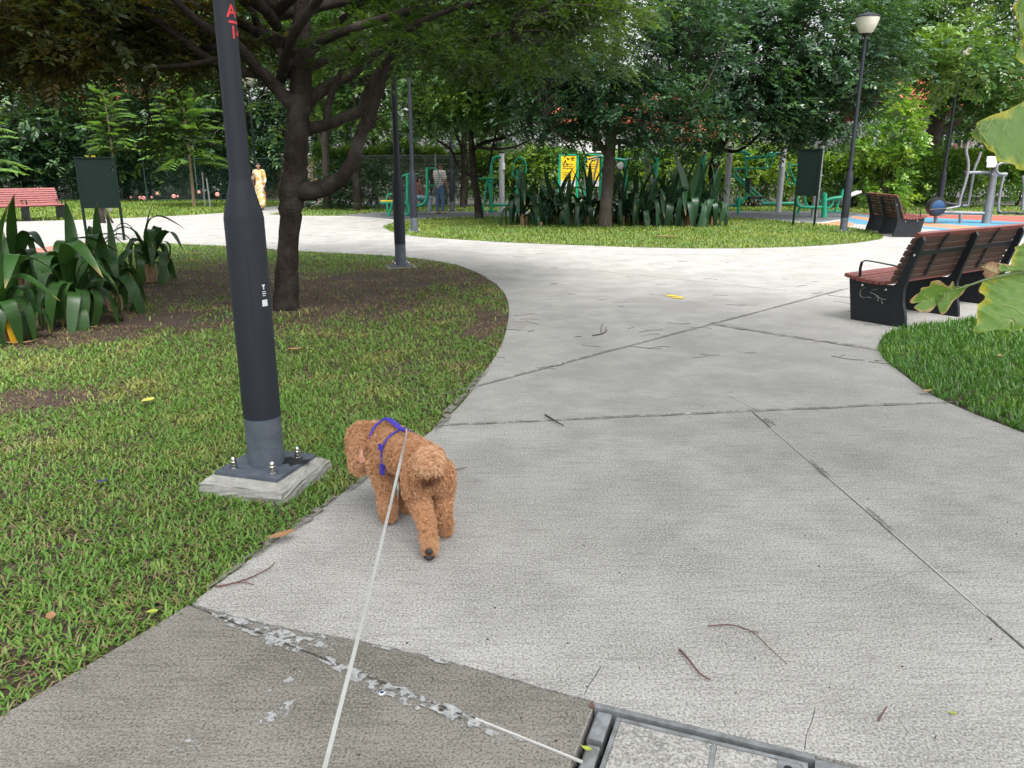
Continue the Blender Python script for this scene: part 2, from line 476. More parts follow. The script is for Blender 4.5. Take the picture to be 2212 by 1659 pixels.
def area_cdt(polys):
    vs, es, idx = [], [], {}
    def vid(p):
        k = (round(p[0], 4), round(p[1], 4))
        if k not in idx: idx[k] = len(vs); vs.append(Vector(k))
        return idx[k]
    for P in polys:
        I = [vid(p) for p in P]
        for a, b in zip(I, I[1:] + I[:1]):
            if a != b: es.append((a, b))
    r = geometry.delaunay_2d_cdt(vs, es, [], 0, 1e-5)
    return [tuple(v) for v in r[0]], [tuple(f) for f in r[2]]
def inside(P, x, y):
    P = np.asarray(P); x = np.asarray(x); y = np.asarray(y)
    c = np.zeros(x.shape, bool); j = len(P) - 1
    for i in range(len(P)):
        xi, yi = P[i]; xj, yj = P[j]
        if yi != yj:
            c ^= ((yi > y) != (yj > y)) & (x < (xj - xi) * (y - yi) / (yj - yi) + xi)
        j = i
    return c
OUTER = [(-34, -8), (36, -8), (36, 33.2), (10, 34), (-6, 34.5), (-9.5, 41), (-34, 41)]
named = [('mh', MH), ('L1', L1), ('L2', L2), ('L3', L3), ('L4', L4), ('L5', L5), ('paver', paver), ('court', court), ('L6', L6),
         ('B_or2', B_or2), ('B_red', B_red), ('B_blue', B_blue), ('B_or', B_or), ('B_blue2', B_blue2)]
cv, cf = area_cdt([OUTER] + [p for _, p in named] + JO + CRACKS + [cut_edge, OLD])
cva = np.array(cv); cfa = np.array(cf)
cen = cva[cfa].mean(1)
cls = np.full(len(cf), -1)
names = ['out'] + [n for n, _ in named] + ['joint', 'slab']
cls[:] = names.index('slab')
isj = np.zeros(len(cf), bool)
for P in JO + CRACKS + [cut_edge]: isj |= inside(P, cen[:, 0], cen[:, 1])
cls[isj] = names.index('joint')
for n, P in reversed(named): cls[inside(P, cen[:, 0], cen[:, 1])] = names.index(n)
cls[~inside(OUTER, cen[:, 0], cen[:, 1])] = 0
old = inside(OLD, cen[:, 0], cen[:, 1])
def region_mesh(name, faces, z, depth, m):
    F = [cf[i] for i in faces]
    used = sorted({i for f in F for i in f}); mp = {u: k for k, u in enumerate(used)}
    vs = [(cv[u][0], cv[u][1], z) for u in used]; n = len(vs)
    fs = []
    ed = {}
    for f in F:
        a, b, c = [Vector(cv[i]) for i in f]
        g = f if (b - a).cross(c - a) > 0 else f[::-1]
        fs.append(tuple(mp[i] for i in g))
        for p, q in zip(g, g[1:] + g[:1]): ed[(p, q)] = 1
    if depth:
        vs += [(x, y, z - depth) for x, y, _ in vs]
        for p, q in list(ed):
            if (q, p) not in ed: fs.append((mp[q], mp[p], mp[p] + n, mp[q] + n))
    me = bpy.data.meshes.new(name); me.from_pydata(vs, [], fs); me.materials.append(m); me.update()
    return me
# slabs: flood fill over triangles that share an edge
slab_ids = [i for i in range(len(cf)) if cls[i] == names.index('slab')]
sset = set(slab_ids); e2f = {}
for i in slab_ids:
    f = cf[i]
    for p, q in zip(f, f[1:] + f[:1]): e2f.setdefault((min(p, q), max(p, q)), []).append(i)
path = thing('path', 'pale brushed concrete park path that forks round the grass islands', 'path', kind='structure')
seen = set(); comps = []
for i in slab_ids:
    if i in seen: continue
    st = [i]; seen.add(i); comp = []
    while st:
        k = st.pop(); comp.append(k); f = cf[k]
        for p, q in zip(f, f[1:] + f[:1]):
            for o in e2f[(min(p, q), max(p, q))]:
                if o not in seen and bool(old[o]) == bool(old[i]): seen.add(o); st.append(o)
    comps.append(comp)
def tri_area(i):
    a, b, c = [Vector(cv[k]) for k in cf[i]]; return abs((b - a).cross(c - a)) / 2
for comp in comps:
    A = sum(tri_area(i) for i in comp)
    if A < .0005: continue
    o = link('slab', region_mesh('slab', comp, 0.0, .07, M['conc_old'] if old[comp[0]] else M['conc']), path)
    if old[comp[0]] and A > .3: o['label'] = 'older brown stained slab in the bottom corner'
gr = MB().add([(-400, -300, -.075), (400, -300, -.075), (400, 600, -.075), (-400, 600, -.075)], [(0, 1, 2, 3)])
tag(gr.build('ground', M['dark_soil'], None, False), 'dark bare soil under hedges and trees', 'ground', kind='structure')
jb = [i for i in range(len(cf)) if cls[i] == names.index('joint')]
link('joint_filler', region_mesh('joint_filler', jb, -.012, 0, M['joint']), path)
def struct_region(name, key, z, depth, m, label, cat):
    ids = [i for i in range(len(cf)) if cls[i] == names.index(key)]
    return tag(link(name, region_mesh(name, ids, z, depth, m)), label, cat, kind='structure')
struct_region('lawn', 'L1', -.012, .05, M['soil'], 'worn lawn with bare brown soil under the big near tree', 'lawn')
struct_region('lawn', 'L3', -.006, .05, M['soil'], 'lush green lawn corner beside the near bench', 'lawn')
struct_region('lawn', 'L2', -.004, .05, M['lawnfar'], 'oval grass island with the long-leaved lilies', 'lawn')
struct_region('lawn', 'L4', -.004, .05, M['lawnfar'], 'bright lawn strip behind the far red bench', 'lawn')
struct_region('lawn', 'L5', -.004, .05, M['lawnfar'], 'small lawn wedge below the dark bush', 'lawn')
struct_region('lawn', 'L6', -.004, .05, M['lawnfar'], 'thin lawn strip in front of the long hedge', 'lawn')
struct_region('exercise_court', 'court', -.002, .05, M['rubber'], 'grey rubber floor of the exercise corner', 'floor')
struct_region('brick_paving', 'paver', -.003, .05, M['brickred'], 'reddish paving at the edge of the lily bed', 'paving')
bands = thing('rubber_floor', 'striped red, blue and orange rubber floor under the walking machine', 'floor', kind='structure')
for key, m in (('B_red', 'r_red'), ('B_blue', 'r_blue'), ('B_or', 'r_orange'), ('B_blue2', 'r_blue'), ('B_or2', 'r_orange')):
    ids = [i for i in range(len(cf)) if cls[i] == names.index(key)]
    link('rubber_stripe', region_mesh('rubber_stripe', ids, -.002, .05, M[m]), bands)
# white kerb line behind the oval island and round the court
def line_on_ground(px, w, z, m, name, parent=None, th=.03, world=False):
    P = [Vector((p[0], p[1])) for p in (px if world else gpts(px))]
    P = [Vector(q) for q in spl([tuple(p) for p in P], 5)]
    top, bot = [], []
    for i, p in enumerate(P):
        t = (P[min(i + 1, len(P) - 1)] - P[max(i - 1, 0)]).normalized(); n = Vector((-t.y, t.x)) * w / 2
        top.append(p + n); bot.append(p - n)
    b = MB()
    n = len(P)
    vs = [(q.x, q.y, z) for q in top] + [(q.x, q.y, z) for q in bot] + [(q.x, q.y, z - th) for q in top] + [(q.x, q.y, z - th) for q in bot]
    fs = []
    for i in range(n - 1):
        fs += [(i, i + 1, n + i + 1, n + i), (i, 2 * n + i, 2 * n + i + 1, i + 1), (n + i, n + i + 1, 3 * n + i + 1, 3 * n + i)]
    b.add(vs, fs)
    return b.build(name, m, parent, False)
tag(line_on_ground([(850, 481), (862, 477.5), (920, 472.6), (980, 469.6), (1100, 467.7), (1300, 465.7), (1450, 466.7), (1552, 469.7), (1660, 474.6), (1755, 482.4), (1816, 475.4)], .10, .012, M['kerbwhite'], 'kerb'),
    'white kerb line between oval grass island and grey rubber court', 'kerb', kind='structure')
tag(line_on_ground([(560, 468.5), (640, 467.4), (728, 467.4), (790, 470), (840, 474.5), (858, 478.5)], .12, .006, M['kerbwhite'], 'kerb'),
    'white kerb curving where the path meets the grey court', 'kerb', kind='structure')
# pale beads, cement smears and stains lying on the slabs
def blob(c, r, seed, el=1.0, ang=0.0, n=64):
    q = random.Random(seed); ph = [q.uniform(0, 6.28) for _ in range(5)]
    out = []
    for i in range(n):
        t = 2 * math.pi * i / n
        m = r * (1 + .25 * math.sin(2 * t + ph[0]) + .18 * math.sin(3 * t + ph[1]) + .16 * math.sin(5 * t + ph[2]) + .12 * math.sin(9 * t + ph[3]) + .09 * math.sin(15 * t + ph[4]) + q.uniform(-.14, .14))
        x, y = m * math.cos(t) * el, m * math.sin(t)
        out.append((c[0] + x * math.cos(ang) - y * math.sin(ang), c[1] + x * math.sin(ang) + y * math.cos(ang)))
    return out
def flat(name, poly, z, m, parent=None):
    bm = bmesh.new(); vs = [bm.verts.new((x, y, z)) for x, y in poly]; bm.faces.new(vs); bmesh.ops.recalc_face_normals(bm, faces=bm.faces[:])
    bmesh.ops.triangulate(bm, faces=bm.faces[:])
    for f in bm.faces:
        if f.normal.z < 0: f.normal_flip()
    me = bpy.data.meshes.new(name); bm.to_mesh(me); bm.free(); me.materials.append(m)
    return link(name, me, parent)
k = 0
def pdir(u0, v0, u1, v1):
    d = G(u1, v1) - G(u0, v0); return math.atan2(d.y, d.x)
aJ = pdir(410, 1305, 1258, 1647); aC = pdir(640, 1362, 1000, 1437); aW = pdir(1665, 925, 2130, 1330)
for u, v, r, el, a in [(630, 1466, .014, 2.0, .7), (572, 1498, .010, 1.7, .5), (620, 1524, .012, 1.6, 1.0), (583, 1554, .013, 2.4, .45), (408, 1610, .016, 2.2, .5), (600, 1540, .02, 2.4, .8), (640, 1380, .03, 4, aC), (840, 1490, .035, 6, aJ), (560, 1368, .03, 5, aJ), (1000, 1555, .022, 5, aJ),
                       (560, 1345, .010, 3.4, aC), (690, 1376, .011, 4.2, aC), (830, 1402, .009, 5, aC), (630, 1404, .012, 3.4, aJ), (560, 1372, .012, 3.4, aJ), (770, 1462, .016, 4.2, aJ), (860, 1500, .015, 4.4, aJ), (950, 1537, .015, 4, aJ), (950, 1430, .008, 6, aC), (480, 1337, .014, 3.2, aJ), (1020, 1565, .012, 4, aJ), (1110, 1598, .008, 4, aJ)]:
    k += 1; p = G(u, v); flat('cement_smear', blob(p, r, k, el, a), .002 + .0002 * k, M['patch'], path)
for u, v, r, el, a in [(1660, 912, .022, 3.0, aW), (1770, 1014, .012, 12, aW), (1900, 1124, .012, 9, aW)]:
    k += 1; p = G(u, v); flat('damp_stain', blob(p, r, k, el, a), .002 + .0002 * k, M['stain'], path)
def dirt_strip(px, w, n=3):
    global k
    for (u0, v0), (u1, v1) in zip(px[:-1], px[1:]):
        d = (G(u1, v1) - G(u0, v0)); L_ = d.length
        for i in range(n):
            k += 1; t = (i + .5) / n; p = G(u0, v0) + d * t
            flat('damp_stain', blob(p, w, 100 + k, L_ / n / w * .55, math.atan2(d.y, d.x)), .002 + .0002 * k, M['stain'], path)
dirt_strip([(945, 920), (2037, 870)], .015, 5); dirt_strip([(1000, 843), (1835, 622)], .018, 6); dirt_strip([(945, 922), (1040, 812)], .03, 2); dirt_strip([(480, 1250), (800, 1026)], .02, 3); dirt_strip([(1530, 700), (1900, 757)], .025, 2)
def bead(px, w, m):
    P = [G(u, v) for u, v in px]
    b = MB(); b.ribbon([p + Vector((0, 0, .001)) for p in P], [w] * len(P), [Vector((0, 0, 1)).cross((P[-1] - P[0]).normalized())] * len(P), .003)
    return b.build('joint_bead', m, path, False)
bead([(1665, 925), (1900, 1128), (2130, 1330)], .005, M['bead'])
bead([(1000, 1543), (1180, 1615), (1258, 1647)], .006, M['bead'])
# yellow paint flecks on the far path
for u, v in ((1466, 644), (1450, 640)):
    flat('paint_fleck', blob(G(u, v), .05, k + u, 1.5, 0), .0075 + .0003 * (u - 1450) / 16, M['yellow'], path)

# ------------------------------------------------------------------ drain cover (manhole)
mh = thing('drain_cover', 'steel framed concrete drain cover at the bottom of the path', 'drain cover', (MC.x, MC.y, 0))
X3 = Vector((MX.x, MX.y, 0)); Y3 = Vector((MY.x, MY.y, 0)); O3 = Vector((MC.x, MC.y, 0))
RM = Matrix((X3, Y3, Vector((0, 0, 1)))).transposed()
def mbox(name, x0, x1, y0, y1, z0, z1, m, par=mh, ch=0):
    c = O3 + X3 * (x0 + x1) / 2 + Y3 * (y0 + y1) / 2 + Vector((0, 0, (z0 + z1) / 2))
    return MB().box(c, (x1 - x0, y1 - y0, z1 - z0), RM, ch).build(name, m, par, False)
mbox('pit_bed', -.01, 2.46, -.01, 1.31, -.072, -.06, M['seam'])
mbox('frame_bar', .004, .60, .004, .022, -.055, .002, M['galv'])
mbox('frame_bar', .60, .745, .010, .050, -.055, -.002, M['galv'], ch=.004)
mbox('frame_bar', .77, 1.4, .010, .046, -.055, -.004, M['galv'], ch=.004)
mbox('frame_bar', 1.42, 2.4, .010, .046, -.055, -.004, M['galv'], ch=.004)
mbox('side_bar', .014, .058, .030, .145, -.055, -.003, M['galv'], ch=.005)
mbox('side_bar', .020, .058, .165, .60, -.055, -.006, M['galv'], ch=.005)
mbox('side_bar', .020, .058, .62, 1.25, -.055, -.006, M['galv'], ch=.005)
def tray(x0, x1, y0, y1, divs):
    w = .012
    for a in [(x0, x1, y0, y0 + w), (x0, x1, y1 - w, y1), (x0, x0 + w, y0 + w, y1 - w), (x1 - w, x1, y0 + w, y1 - w)]:
        mbox('tray_rim', *a, -.06, -.002, M['galv'])
    xs = [x0 + w] + [q for d in divs for q in (d - w / 2, d + w / 2)] + [x1 - w]
    for d in divs: mbox('tray_rib', d - w / 2, d + w / 2, y0 + w, y1 - w, -.06, -.003, M['galv'])
    for i in range(0, len(xs), 2):
        mbox('concrete_infill', xs[i] + .001, xs[i + 1] - .001, y0 + w + .001, y1 - w - .001, -.06, -.005, M['conc'])
tray(.074, .582, .036, .80, [.345])
tray(.612, 1.40, .066, .80, [1.0])
tray(1.43, 2.38, .066, .80, [1.9])
kp = MB(); kp.box(O3 + X3 * .535 + Y3 * .075 + Vector((0, 0, -.004)), (.055, .05, .005), RM); kpo = kp.build('keyhole_plate', M['galv'], mh, False)
kh = MB(); kh.lathe([(.012, -.002), (.012, .0006)], 14, O3 + X3 * .535 + Y3 * .077 + Vector((0, 0, -.001))); kh.build('keyhole', M['seam'], kpo, False)

# ================================================================== GRASS
def blades_mesh(name, x, y, z, ln, w, tilt, m, seed=1):
    r = np.random.default_rng(seed); n = len(x)
    az = r.uniform(0, 2 * np.pi, n); d = np.stack([np.cos(az), np.sin(az), np.zeros(n)], 1); s = np.stack([-np.sin(az), np.cos(az), np.zeros(n)], 1)
    up = np.array([0, 0, 1.0])
    base = np.stack([x, y, np.full(n, z)], 1)
    t1 = tilt * .7; t2 = np.minimum(tilt * 1.25, 1.75)
    mid = base + (d * np.sin(t1)[:, None] + up * np.cos(t1)[:, None]) * (ln * .55)[:, None]
    tip = mid + (d * np.sin(t2)[:, None] + up * np.cos(t2)[:, None]) * (ln * .45)[:, None]
    tip[:, 2] = np.maximum(tip[:, 2], z + .002)
    hw = (w / 2)[:, None]
    V = np.stack([base - s * hw * .7, base + s * hw * .7, mid + s * hw, mid - s * hw, tip], 1).reshape(-1, 3)
    k = np.arange(n) * 5
    q = np.stack([k, k + 1, k + 2, k + 3], 1).ravel(); t = np.stack([k + 3, k + 2, k + 4], 1).ravel()
    return raw_mesh(name, V, np.concatenate([q, t]), np.concatenate([np.arange(n) * 4, 4 * n + np.arange(n) * 3]), m)
def raw_mesh(name, V, loops, starts, m, smooth=False):
    me = bpy.data.meshes.new(name)
    me.vertices.add(len(V)); me.vertices.foreach_set('co', V.astype(np.float32).ravel())
    me.loops.add(len(loops)); me.loops.foreach_set('vertex_index', loops.astype(np.int32))
    me.polygons.add(len(starts)); me.polygons.foreach_set('loop_start', starts.astype(np.int32))
    if smooth: me.polygons.foreach_set('use_smooth', np.ones(len(starts), bool))
    me.update(calc_edges=True); me.materials.append(m)
    return me
def scatter(P, x0, x1, y0, y1, n, seed):
    r = np.random.default_rng(seed)
    x = r.uniform(x0, x1, n); y = r.uniform(y0, y1, n)
    k = inside(P, x, y) & (np.abs(x) < y * .70 + 1.6)
    return x[k], y[k]
BALD = [(*G(430, 620)[:2], 2.3, 1.9), (*G(660, 630)[:2], 1.9, 1.7), (*G(840, 605)[:2], 1.5, 1.4), (*G(300, 690)[:2], 1.2, .8), (*G(110, 725)[:2], 1.1, .5), (*G(60, 860)[:2], .5, .2), (*G(1050, 690)[:2], .25, .8), (*G(980, 600)[:2], .7, .6)]
def bald(x, y):
    b = np.zeros_like(x)
    for cx, cy, rx, ry in BALD: b = np.maximum(b, np.exp(-(((x - cx) / rx) ** 2 + ((y - cy) / ry) ** 2) * .9))
    return b
def lawn_blades(name, P, box, n, z, lmin, lmax, wmin, wmax, m, seed, label, thin=True, tl=(.7, 1.45), keep=None):
    x, y = scatter(P, *box, n, seed)
    r = np.random.default_rng(seed + 5)
    if thin:
        d = .84 - 1.2 * bald(x, y) + .34 * fnoise(x, y, 3, 2.6) + .34 * fnoise(x, y, 4, 7)
        d = np.where(y > 8.5, d * .8, d)
        k = r.uniform(0, 1, len(x)) < np.clip(d, .035, 1)
        x, y = x[k], y[k]
    if keep is not None:
        k = keep(x, y); x, y = x[k], y[k]
    n = len(x)
    o = link(name, blades_mesh(name, x, y, z, r.uniform(lmin, lmax, n), r.uniform(wmin, wmax, n), r.uniform(*tl, n), m, seed + 9))
    return tag(o, label, 'grass', kind='stuff')
def off_footing(x, y):
    c = Vector((-1.215, 3.56)); a = R(17)
    X = (x - c.x) * math.cos(a) - (y - c.y) * math.sin(a); Y = (x - c.x) * math.sin(a) + (y - c.y) * math.cos(a)
    return ~((np.abs(X) < .228) & (np.abs(Y) < .228))
fade_r = np.random.default_rng(99)
lawn_blades('grass', L1, (-6.2, .2, 1.6, 8.4), 300000, -.012, .025, .056, .005, .010, L['grass'], 21, 'short broad-bladed grass on the worn near lawn', keep=lambda x, y: off_footing(x, y) & (fade_r.uniform(0, 1, len(x)) < np.clip((8.4 - y) / 4.4, 0, 1) ** 1.5))
lawn_blades('grass', L1, (-9.5, .3, 4.0, 17.5), 165000, -.012, .03, .068, .009, .016, L['grass'], 22, 'short patchy grass round the big near tree', keep=lambda x, y: fade_r.uniform(0, 1, len(x)) < np.clip((y - 4.0) / 3.0, 0, 1))
def straw_keep(x, y): return np.where(bald(x, y) > .55, -.05, bald(x, y)) + .6 * fnoise(x, y, 8, 2.5) - .3 * fnoise(x, y, 3, 2.6) > -.32
lawn_blades('dry_grass', L1, (-7.5, .3, 1.6, 13), 80000, -.011, .03, .07, .004, .008, L['straw'], 23, 'straw coloured dead grass lying on the worn lawn', False, (1.2, 1.55), straw_keep)
lawn_blades('grass', L3, (2.2, 8, 3, 9), 75000, -.006, .05, .10, .007, .012, L['grass_r'], 24, 'lush green grass beside the near bench', False, (.3, 1.2))
lawn_blades('grass', L2, (-4, 10, 15, 25), 52000, -.004, .04, .085, .012, .022, L['grass_f'], 25, 'mown grass on the oval lily island', False, (.3, 1.1))
lawn_blades('grass', L4, (-24, -8, 22, 39), 42000, -.004, .05, .11, .02, .035, L['grass_f'], 26, 'sunlit mown grass behind the far red bench', False, (.2, 1.0))
lawn_blades('grass', L5, (-12, -3, 24, 33), 9000, -.004, .05, .1, .02, .03, L['grass_f'], 27, 'grass on the small wedge below the dark bush', False, (.3, 1.1))
lawn_blades('grass', L6, (-6, 22, 24, 34), 34000, -.004, .05, .1, .02, .035, L['grass_f'], 28, 'grass strip along the foot of the long hedge', False, (.3, 1.1))

# ================================================================== TREES
def leaf_quads(P, A, S, fold):
    n = len(P)
    V = np.stack([P, P + A * .45 + S + fold, P + A, P + A * .45 - S + fold], 1).reshape(-1, 3)
    return V
def leaves_mesh(name, P, A, S, fold, m):
    V = leaf_quads(P, A, S, fold); n = len(P)
    return raw_mesh(name, V, np.arange(4 * n), np.arange(n) * 4, m)
def unit(a): return a / np.maximum(np.linalg.norm(a, axis=1, keepdims=True), 1e-9)
def spray_leaves(O, D, Ls, m, ll, lw, r, flat=.75, droop=.25):
    """pinnate sprays: O origins, D directions, Ls lengths; m leaflets each"""
    S = len(O)
    up = unit(np.array([[0, 0, 1.0]]) * flat + r.normal(0, 1, (S, 3)) * (1 - flat) * .9)
    side = unit(np.cross(D, up)); nor = np.cross(side, D)
    j = (np.arange(m) + .6) / m
    P = O[:, None, :] + D[:, None, :] * (Ls[:, None] * j[None])[..., None] - np.array([0, 0, 1.0]) * (droop * Ls[:, None] * j[None] ** 2)[..., None]
    sg = np.where(np.arange(m) % 2 == 0, 1.0, -1.0); sg[-1] = 0
    ad = D[:, None, :] * .75 + side[:, None, :] * sg[None, :, None] + r.normal(0, .22, (S, m, 3)) - np.array([0, 0, .15])
    ad = ad / np.linalg.norm(ad, axis=2, keepdims=True)
    ln = ll * r.uniform(.7, 1.25, (S, m)); 
    nn = nor[:, None, :] + r.normal(0, .3, (S, m, 3))
    sd = np.cross(ad, nn); sd /= np.maximum(np.linalg.norm(sd, axis=2, keepdims=True), 1e-9)
    A = ad * ln[..., None]; Sv = sd * (lw * .5 * r.uniform(.75, 1.2, (S, m)))[..., None]
    fold = nn / np.linalg.norm(nn, axis=2, keepdims=True) * (.12 * lw)
    return [q.reshape(-1, 3) for q in (P, A, Sv, fold)]
def crown_points(ells, dens, r, clump_r=.45, per=14, shell=.55, vflat=.45):
    """ells: (centre, radii, weight) -> spray origins, dirs, clump centres"""
    O, D, C = [], [], []
    for c, rad, wgt in ells:
        c = np.array(c, float); rad = np.array(rad, float)
        nc = max(3, int(dens * wgt * (rad[0] * rad[1] * rad[2]) ** (2 / 3)))
        d = unit(r.normal(0, 1, (nc, 3))); q = r.uniform(shell ** 3, 1, nc) ** (1 / 3)
        cc = c + d * q[:, None] * rad
        C.append(cc)
        o = cc[:, None, :] + r.normal(0, 1, (nc, per, 3)) * np.array([1, 1, vflat]) * clump_r
        rel = (cc - c) / rad
        out = unit(rel * np.array([1, 1, .35]))[:, None, :] * .7 + r.normal(0, .6, (nc, per, 3)) * np.array([1, 1, .45])
        O.append(o.reshape(-1, 3)); D.append(unit(out.reshape(-1, 3)))
    return np.concatenate(O), np.concatenate(D), np.concatenate(C)
def tree(name, label, base, limbs, ells, dens, per, clump_r, spray, m, ll, lw, lm, bm_, seed, cat='tree', group=None, shell=.5, twig=.012, vflat=.45, twn=1.0, flatn=.75):
    r = np.random.default_rng(seed)
    t = thing(name, label, cat, base, group=group)
    nodes = []
    for i, lb in enumerate(limbs):
        pts = spl([(*p[:3], p[3]) for p in lb], 5)
        jit = 0.06
        P = []
        for k, q in enumerate(pts):
            P.append(Vector(q[:3]) + (Vector(r.normal(0, 1, 3)) * q[3] * jit if 0 < k < len(pts) - 1 else Vector((0, 0, 0))))
        mb = MB(); mb.tube(P, [max(q[3], .006) for q in pts], 12 if i == 0 else 8, True, .035, seed + i)
        mb.build('trunk' if i == 0 else 'limb', bm_, t, True, 80)
        nodes += [tuple(p) for p in P[len(P) // 3:]]
    O, D, C = crown_points(ells, dens, r, clump_r, per, shell, vflat)
    nodes = np.array(nodes)
    tw = MB()
    for k, c in enumerate(C):
        if r.uniform() > twn: continue
        d2 = ((nodes - c) ** 2).sum(1) + 2.0 * np.maximum(0, nodes[:, 2] - c[2]) ** 2
        a = nodes[np.argmin(d2)]; L_ = math.sqrt(((a - c) ** 2).sum())
        if L_ > 4.5: continue
        mid = (a + c) / 2 + np.array([0, 0, .12 * L_]) + r.normal(0, .06 * L_, 3)
        q = spl([tuple(a), tuple(mid), tuple(c)], 3)
        rr = [twig * (1 + .5 * L_) * (1 - .8 * i / 6) for i in range(7)]
        tw.tube(q, rr, 5, False)
    if tw.v: tw.build('branch', bm_, t, True, 80)
    Ls = r.uniform(.7, 1.3, len(O)) * spray
    me = leaves_mesh('crown', *spray_leaves(O, D, Ls, m, ll, lw, r, flatn), lm)
    link('crown', me, t)
    return t
def pl(px, Y0):
    """limb given as (u, v, dY, r) at depth Y0"""
    return [(*W(u, v, Y0 + dy), rr) for u, v, dy, rr in px]
def el(u, v, Y, rad, w=1.0): return (tuple(W(u, v, Y)), rad, w)

T1 = G(618, 665); Y1 = T1.y
limbs = [pl([(618, 668, 0, .150), (620, 600, 0, .128), (624, 520, 0, .112), (630, 440, 0, .128), (632, 410, 0, .142), (638, 360, 0, .125), (641, 310, 0, .122), (646, 235, 0, .118), (652, 160, 0, .108), (653, 95, 0, .10), (650, 20, .1, .085), (660, -120, .2, .06)], Y1),
         pl([(640, 240, 0, .08), (612, 205, -.1, .075), (581, 172, -.25, .066), (548, 140, -.4, .055), (520, 105, -.6, .05), (478, 78, -.8, .042), (420, 40, -1.0, .036), (360, -20, -1.2, .03)], Y1),
         pl([(560, 160, -.3, .05), (478, 144, -.4, .042), (406, 94, -.5, .036), (350, 52, -.6, .032), (328, 31, -.6, .028), (305, -20, -.7, .02)], Y1),
         pl([(530, 118, -.4, .04), (478, 102, -.3, .036), (420, 108, -.1, .034), (369, 122, 0, .03), (350, 147, 0, .026), (330, 170, 0, .022), (317, 191, 0, .017), (322, 250, 0, .010)], Y1),
         pl([(520, 130, -.6, .03), (478, 125, -.6, .027), (430, 136, -.6, .024), (375, 142, -.6, .022), (313, 143, -.6, .017), (272, 125, -.6, .012)], Y1),
         pl([(650, 225, 0, .09), (668, 216, .1, .078), (706, 188, .3, .066), (753, 163, .5, .058), (800, 125, .7, .048), (870, 70, 1.0, .038), (960, 20, 1.3, .028)], Y1),
         pl([(645, 300, 0, .09), (662, 281, .05, .066), (706, 269, .1, .060), (750, 252, .1, .056), (786, 232, .1, .056), (800, 188, .1, .052), (831, 141, .1, .044), (858, 108, .1, .036), (906, 112, .1, .030), (960, 92, .1, .024), (1094, 72, .1, .012)], Y1),
         pl([(640, 412, 0, .10), (660, 414, -.05, .096), (706, 404, -.15, .088), (753, 367, -.25, .078), (778, 297, -.3, .066), (800, 250, -.3, .06), (822, 190, -.35, .05), (845, 130, -.4, .042), (880, 70, -.5, .036), (925, 40, -.6, .028), (1018, 5, -.8, .018)], Y1),
         pl([(705, 270, .1, .045), (712, 215, .15, .038), (735, 160, .2, .03), (770, 90, .2, .022)], Y1),
         pl([(640, 110, 0, .06), (600, 82, .3, .05), (560, 60, .4, .042), (548, 30, .4, .036), (520, 0, .5, .03)], Y1),
         pl([(655, 130, 0, .06), (690, 90, .5, .045), (740, 40, .9, .035), (790, 0, 1.2, .025)], Y1)]
rl = random.Random(77)
for i in range(13):                                  # slender upper limbs fanning out under the crown
    a = i * 2.399 + rl.uniform(-.2, .2); z0 = rl.uniform(2.3, 3.2); q = rl.uniform(2.2, 3.6); c, s_ = math.cos(a), math.sin(a)
    x0, y0 = -2.37, Y1
    limbs.append([(x0, y0, z0, .055), (x0 + c * q * .3, y0 + s_ * q * .3, z0 + .28, .045), (x0 + c * q * .65 - s_ * .15, y0 + s_ * q * .65 + c * .15, z0 + .62, .034), (x0 + c * q, y0 + s_ * q, z0 + rl.uniform(.85, 1.2), .016)])
ells = [((-2.3, 9.2, 4.75), (4.0, 4.4, 1.5), 1.25), el(440, 150, 10.6, (.7, .8, .28), 1.0), el(370, 70, 9.3, (1.2, 1.0, .4), .9), el(560, 40, 11, (1.3, 1.2, .5), .8), el(760, 60, 10.6, (1.0, 1.1, .4), .8),
        el(870, 85, 8.3, (.75, .7, .25), 1.3), el(1000, 100, 10.5, (1.1, 1.2, .4), 1.0), el(1130, 70, 9.8, (1.2, 1.1, .5), 1.1), el(1260, 60, 10.4, (.9, 1.0, .5), .9), el(1050, 20, 9, (1.5, 1.4, .5)),
        el(335, 290, 9.0, (.30, .28, .20), 2.2)]
tree('spreading_tree', 'big dark spreading tree with curved low limb on the worn near lawn', T1, limbs, ells, 30, 24, .20, .19, 9, .076, .034, L['main'], M['bark'], 31, shell=.15, twig=.009, twn=.9)
# tree whose trunk stands just outside the frame on the left
TL = Vector((-8.3, 9.0, 0))
limbs = [[(-8.3, 9.0, -.02, .17), (-8.25, 9, 1.2, .14), (-8.1, 8.9, 2.2, .12), (-7.8, 8.8, 3.2, .10), (-7.4, 8.7, 4.2, .07)],
         [(-8.1, 8.9, 2.2, .07), (-7.2, 8.8, 2.45, .055), (-6.2, 8.7, 2.6, .045), (-5.0, 8.5, 2.9, .035), (-3.9, 8.3, 3.0, .02)],
         [(-7.9, 8.9, 2.9, .07), (-6.8, 8.3, 3.2, .055), (-5.6, 7.8, 3.4, .04), (-4.4, 7.4, 3.6, .025)]]
ells = [((-6.0, 8.8, 4.1), (3.0, 3.4, 1.35), 1.3), el(110, 85, 8.2, (1.1, .9, .26), 1.1), el(290, 45, 8.4, (1.0, 1.0, .28), 1.1), el(50, 190, 8.8, (.55, .5, .12), 1.0), el(215, 100, 8.6, (.7, .7, .12), 1.0), el(30, 80, 7.6, (1.0, .8, .35), 1.2), el(170, 60, 8, (1.4, 1.2, .5), 1.2), el(400, 40, 8.8, (1.0, 1.0, .4), 1.0)]
tree('spreading_tree', 'tree with brownish drooping canopy entering from the upper left', TL, limbs, ells, 31, 24, .21, .19, 9, .078, .036, L['left'], M['bark'], 32, shell=.15, twig=.008, twn=.8)
